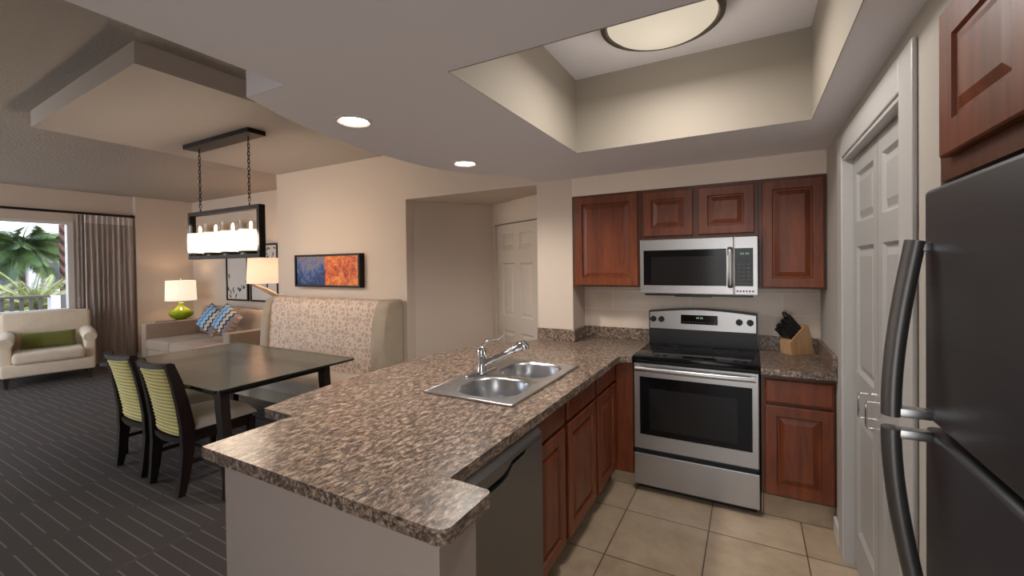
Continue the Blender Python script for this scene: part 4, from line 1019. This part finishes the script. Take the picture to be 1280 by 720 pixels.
# two prints on the frames wall
def print_frame(name, x0, x1, z0, z1, label):
    t = thing(name, label, 'picture', ((x0+x1)/2, YF-.02, z0)); f_ = .03
    bm = new_bm()
    for a in ((x0, x1, z0, z0+f_), (x0, x1, z1-f_, z1), (x0, x0+f_, z0+f_, z1-f_), (x1-f_, x1, z0+f_, z1-f_)): box(bm, a[0], a[1], YF-.035, YF-.001, a[2], a[3], .002)
    obj('picture_frame', bm, M_BRONZE, t)
    bm = new_bm(); box(bm, x0+f_, x1-f_, YF-.02, YF-.004, z0+f_, z1-f_); obj('print_sheet', bm, M_PAPER, t); return t
def leaf_marks(t, spots):
    bm = new_bm()
    for x, z, L_, a in spots:
        pts = [(-L_/2, 0), (-L_*.15, L_*.17), (L_*.2, L_*.15), (L_/2, 0), (L_*.2, -L_*.13), (-L_*.15, -L_*.16)]
        ca, sa = math.cos(a), math.sin(a)
        prism(bm, [(x+p*ca-q*sa, z+p*sa+q*ca) for p, q in pts], 0, .002, frame_map((0, YF-.0185, 0), (1, 0, 0), (0, 0, 1), (0, -1, 0)))
    obj('leaf_drawing', bm, M_INK, t)
random.seed(4)
p1 = print_frame('framed_print', -8.66, -8.00, .985, 1.96, 'white print with scattered black leaves, left one of the pair behind the pendant')
leaf_marks(p1, [(-8.62+.62*s+random.uniform(-.02, .02), 1.08+.33*abs(s-.35)+random.uniform(-.04, .10), random.uniform(.05, .10), random.uniform(.9, 2.1)) for s in [k/17 for k in range(18)]]+[(-8.58, 1.42, .11, 1.8), (-8.55, 1.06, .10, 2.3)])
p2 = print_frame('framed_print', -7.93, -7.16, .985, 1.96, 'white print partly behind the cream lamp shade, right one of the pair')
leaf_marks(p2, [(-7.40+random.uniform(-.12, .18), 1.80+random.uniform(-.09, .09), random.uniform(.05, .09), random.uniform(0, 3)) for k in range(16)])
# floor lamp whose slanting arm and shade rise behind the bench
FLX, FLY = -6.80, .34
t = thing('floor_lamp', 'floor lamp with cream drum shade and slanting wooden arm behind the bench', 'lamp', (-6.25, FLY, 0))
bm = new_bm(); lathe(bm, [(0, 0), (.15, 0), (.15, .02), (.02, .03), (0, .03)], (-6.22, FLY, 0), 32); obj('lamp_base', bm, M_BRONZE, t, SM)
bm = new_bm(); tube(bm, [(-6.22, FLY, .02), (-6.22, FLY, 1.10)], .014, 10); obj('pole', bm, M_BRONZE, t, SM)
bm = new_bm(); beam(bm, [(-6.17, FLY-.03, 1.02), (-6.75, FLY-.03, 1.21), (-7.17, FLY-.03, 1.315)], [.075, .06, .025], .025, ref=(0, 1, 0)); obj('slanting_arm', bm, M_ARMWOOD, t)
bm = new_bm(); tube(bm, [(FLX, FLY, 1.26), (FLX, FLY, 1.42)], .01, 8); obj('stem', bm, M_BRONZE, t)
bm = new_bm(); lathe(bm, [(.27, 1.325), (.25, 1.70), (.247, 1.70), (.267, 1.325)], (FLX, FLY, 0), 48); obj('lamp_shade', bm, M_SHADE2, t, SM)
bulb((FLX, FLY, 1.50), 9.0, (1, .68, .42), t)

# ------------------------------------------------------------------ armchair by the window
t = thing('armchair', 'cream upholstered armchair with rolled arms under the window', 'armchair', (-9.28, -1.36, 0)); t['_w'] = (0, 0, 0)
AW = .475        # half width; local +X faces the room
bm = new_bm(); soft(bm, -.28, .40, -AW+.02, AW-.02, .13, .30, .03); obj('seat_base', bm, M_ARMCH, t, SM)
bm = new_bm(); soft(bm, -.22, .43, -AW+.125, AW-.125, .30, .445, .045, 5); obj('seat_cushion', bm, M_ARMCH, t, SM)
for s in (-1, 1):
    bm = new_bm(); y0 = s*(AW-.07); pts = [(-.30, .615), (.0, .610), (.30, .595), (.355, .585)]
    box(bm, -.30, .34, y0-.055, y0+.055, .15, .60, .02, 3); tube(bm, [(x, y0, z) for x, z in pts], [.085, .085, .082, .070], 18); obj('rolled_arm', bm, M_ARMCH, t, SM)
bm = new_bm(); Mb = Matrix.Translation((-.30, 0, .28)) @ Matrix.Rotation(math.radians(-11), 4, 'Y')
box(bm, -.07, .09, -AW+.015, AW-.015, 0, .70, .045, 4, M=Mb)
for v in bm.verts:
    v.co.z -= .035*(abs(v.co.y)/AW)**3 if v.co.z > .6 else 0
obj('backrest', bm, M_ARMCH, t, SM)
for x, y in ((.35, -.40), (.35, .40), (-.25, -.40), (-.25, .40)):
    bm = new_bm(); beam(bm, [(x, y, .14), (x+(.04 if x > 0 else -.03), y, 0)], [.06, .035], [.06, .035], ref=(0, 1, 0)); obj('leg', bm, M_ESPRESSO, t)
t.rotation_euler = (0, 0, math.radians(-13))
bm = new_bm(); cushion(bm, .56, .23, .06, pinch=.05); o = obj('lumbar_pillow', bm, M_GREENPIL, None, 9, origin=(0, 0, 0)); o.location = (-9.31, -1.35, .565); o.rotation_euler = (-.22, 0, math.radians(77))
tag(o, 'olive green lumbar pillow on the cream armchair', 'pillow')

# ------------------------------------------------------------------ curtain and rod
t = thing('curtain_rod', 'dark curtain rod along the top of the window wall', 'curtain rod', (XW, -1.8, 2.47))
XR = XW+.10
bm = new_bm(); tube(bm, [(XR, -3.6, 2.475), (XR, -.17, 2.475)], .019, 12); obj('rod', bm, M_BRONZE, t, SM)
bm = new_bm(); lathe(bm, [(0, -.03), (.024, -.025), (.027, 0), (.02, .03), (0, .035)], n=16, M=Matrix.Translation((XR, -.155, 2.475)) @ Matrix.Rotation(-PI/2, 4, 'X')); obj('finial', bm, M_BRONZE, t, SM)
for y in (-3.4, -.30):
    bm = new_bm(); box(bm, XW, XR, y-.012, y+.012, 2.463, 2.487); obj('bracket', bm, M_BRONZE, t)
def curtain(name, y0, y1, folds, depth, xc, label, z0=.025, z1=2.45, group=None):
    bm = new_bm(); NU = folds*10; cols = []; rows = [z0, .5, 1.0, 1.6, 2.1, z1-.13, z1]
    for i in range(NU+1):
        s = i/NU; a = s*folds*2*PI
        wob = .35*math.sin(s*17.3)+.25*math.sin(s*31.7)
        col = []
        for z in rows:
            k = .75+.35*(1-z/z1); col.append(bm.verts.new((xc+depth*k*math.sin(a+wob)+.006*math.sin(a*2.7+z), y0+(y1-y0)*s+.008*math.cos(a)+.02*(1-z/z1)*math.sin(s*9), z)))
        cols.append(col)
    for A, B in zip(cols, cols[1:]):
        for k in range(len(rows)-2): bm.faces.new((A[k], B[k], B[k+1], A[k+1]))
    m0 = [c[-2].co.copy() for c in cols]; m1 = [c[-1].co.copy() for c in cols]
    for c in cols: bm.verts.remove(c[-1])
    bmesh.ops.solidify(bm, geom=list(bm.faces), thickness=.003)
    o = obj(name, bm, M_CURTAIN, None, 9); tag(o, label, 'curtain', group)
    if folds < 4: return o
    bm = new_bm(); A = [bm.verts.new(p) for p in m0]; B = [bm.verts.new(p) for p in m1]
    for k in range(len(A)-1): bm.faces.new((A[k], A[k+1], B[k+1], B[k]))
    bmesh.ops.solidify(bm, geom=list(bm.faces), thickness=.003)
    obj('curtain_heading', bm, M_CURTTOP, o, 9); return o
curtain('curtain', -.79, -.155, 9, .030, XR, 'pleated taupe curtain with pale heading at the right end of the rod')
curtain('curtain', -.865, -.755, 2, .016, XR-.055, 'plain narrow strip of taupe curtain lining between window and pleated curtain', z1=2.58)

# ------------------------------------------------------------------ outside the window
bm = new_bm(); box(bm, -40, -12.0, -25, 25, -.6, -.5); struct_w('ground', bm, M_GROUND)
bm = new_bm(); box(bm, -11.9, XW-.12, -5, 1.5, -.6, -.03); struct('balcony_floor', bm, M_DECK)
t = thing('balcony_railing', 'grey balcony railing outside the window', 'railing', (-11.6, -2.4, -.03))
bm = new_bm(); box(bm, -11.64, -11.56, -5, -.75, 1.075, 1.115, .004); obj('top_rail', bm, M_RAIL, t)
bm = new_bm(); box(bm, -11.62, -11.58, -5, -.75, .06, .10); obj('bottom_rail', bm, M_RAIL, t)
for k in range(22):
    y = -.865-.115*k; bm = new_bm(); box(bm, -11.625, -11.575, y-.022, y+.022, .10, 1.076); obj('baluster', bm, M_RAIL, t)
t = obj('balcony_post', (lambda b: (box(b, -11.72, -11.55, -.745, -.615, -.03, 1.10), b)[1])(new_bm()), M_STUCCO2, None); tag(t, 'short lilac white post ending the balcony railing', 'post')
t = obj('balcony_pillar', (lambda b: (box(b, -11.80, -11.56, -.605, -.30, -.03, 1.115), b)[1])(new_bm()), M_GREYST, None); tag(t, 'grey low pillar right of the balcony railing', 'pillar')
def frond(bm, base, az, el, L_, droop, nl, lw, lf, rng):
    """arched rachis with two rows of leaflets"""
    pts = []; p = V(base); e_ = el; n_ = 10
    for k in range(n_+1):
        pts.append(p.copy()); d = V((math.cos(az)*math.cos(e_), math.sin(az)*math.cos(e_), math.sin(e_))); p = p+d*(L_/n_); e_ -= droop/n_
    tube(bm, pts, [.022*(1-.85*k/n_) for k in range(n_+1)], 5)
    for i in range(nl):
        s = .15+.85*i/nl; q = s*n_; k = min(int(q), n_-1); c = pts[k].lerp(pts[k+1], q-k); d = (pts[k+1]-pts[k]).normalized()
        side = d.cross(V((0, 0, 1))); side.normalize(); up = side.cross(d)
        ll = lf*(math.sin(PI*min(1, s*.85+.12))**.6)
        for sg in (-1, 1):
            dr_ = (side*sg*.80+d*.55-up*.12+V((0, 0, -.25))).normalized(); tip = c+dr_*ll*rng.uniform(.85, 1.1)+V((0, 0, -ll*.15)); wv = d*lw
            mid = c.lerp(tip, .4)
            a_, b_, c_, d_ = bm.verts.new(c), bm.verts.new(mid+wv), bm.verts.new(tip), bm.verts.new(mid-wv)
            bm.faces.new((a_, b_, c_, d_))
def palm(name, loc, h, r0, n, L_, el0, el1, droop, lf, lw, m, mt, label, cat, nl=26, seed=1):
    rng = random.Random(seed); t = thing(name, label, cat, loc)
    bm = new_bm(); lathe(bm, [(r0*1.15, 0)]+[(r0*(1.0+.05*(k % 2)), h*k/14) for k in range(1, 15)]+[(0, h+.05)], loc, 14); obj('trunk', bm, mt, t, 9)
    bm = new_bm()
    for k in range(n):
        frond(bm, (loc[0], loc[1], loc[2]+h), 2*PI*k*.381966, el0+(el1-el0)*k/n+rng.uniform(-.08, .08), L_*rng.uniform(.85, 1.1), droop, nl, lw, lf, rng)
    obj('fronds', bm, m, t); return t
M_BARK = mat('grey_brown_palm_bark', (.10, .07, .05), .9)
palm('palm_tree', (-17.2, .985, -.5), 6.5, .085, 14, 2.4, 1.0, -.3, 1.5, .6, .035, M_PALM, M_TRUNK, 'palm trunk wrapped in a spiral, at the right side of the window view', 'palm tree', seed=2)
palm('palm_tree', (-18.6, .50, -.5), 2.75, .07, 30, 1.35, 1.1, -.35, 1.25, .50, .022, M_PALM, M_BARK, 'dark green feather palm filling the middle of the window view', 'palm tree', nl=34, seed=3)
palm('palm_tree', (-18.2, -1.05, -.5), 2.15, .08, 28, 1.3, 1.0, -.5, 1.3, .5, .022, M_PALM, M_BARK, 'dark green feather palm at the left side of the window view', 'palm tree', nl=34, seed=7)
palm('sago_palm', (-14.3, -.30, -.5), 1.2, .16, 30, .95, 1.3, .2, .6, .17, .011, M_SAGO, M_BARK, 'yellow green sago palm behind the railing, nearer the spiral trunk', 'palm', nl=30, seed=5)
palm('sago_palm', (-14.5, -1.15, -.5), 1.2, .16, 30, .95, 1.3, .2, .6, .17, .011, M_SAGO, M_BARK, 'yellow green sago palm behind the railing, farther from the spiral trunk', 'palm', nl=30, seed=6)
t = thing('apartment_building', 'lilac stucco building with dark windows behind the palms', 'building', (-29, 2, -.5))
bm = new_bm(); box(bm, -32, -29, -14, 16, -.5, 2.72); obj('wall', bm, M_STUCCO, t)
bm = new_bm(); prism(bm, [(-28.5, 2.70), (-28.5, 2.78), (-32, 3.25), (-32, 2.70)], -14.5, 16.5, frame_map((0, 0, 0), (1, 0, 0), (0, 0, 1), (0, -1, 0))); obj('roof', bm, M_ROOF, t)
for zb in (.75,):
    for k in range(9):
        y = -9.0+2.7*k
        bm = new_bm(); box(bm, -29.1, -28.96, y-.85, y+.85, zb, zb+1.2); wn = obj('window', bm, M_EXTGL, t)
        bm = new_bm(); box(bm, -28.97, -28.90, y-.9, y+.9, zb-.12, zb-.02); obj('window_sill', bm, M_STUCCO2, wn)
    bm = new_bm(); box(bm, -29.0, -28.6, -14, 16, zb-.5, zb-.2); obj('balcony_band', bm, M_STUCCO2, t)
for k in range(9):
    bm = new_bm(); box(bm, -28.95, -28.7, -10.5+2.7*k, -10.1+2.7*k, -.5, 2.7); obj('pilaster', bm, M_STUCCO2, t)
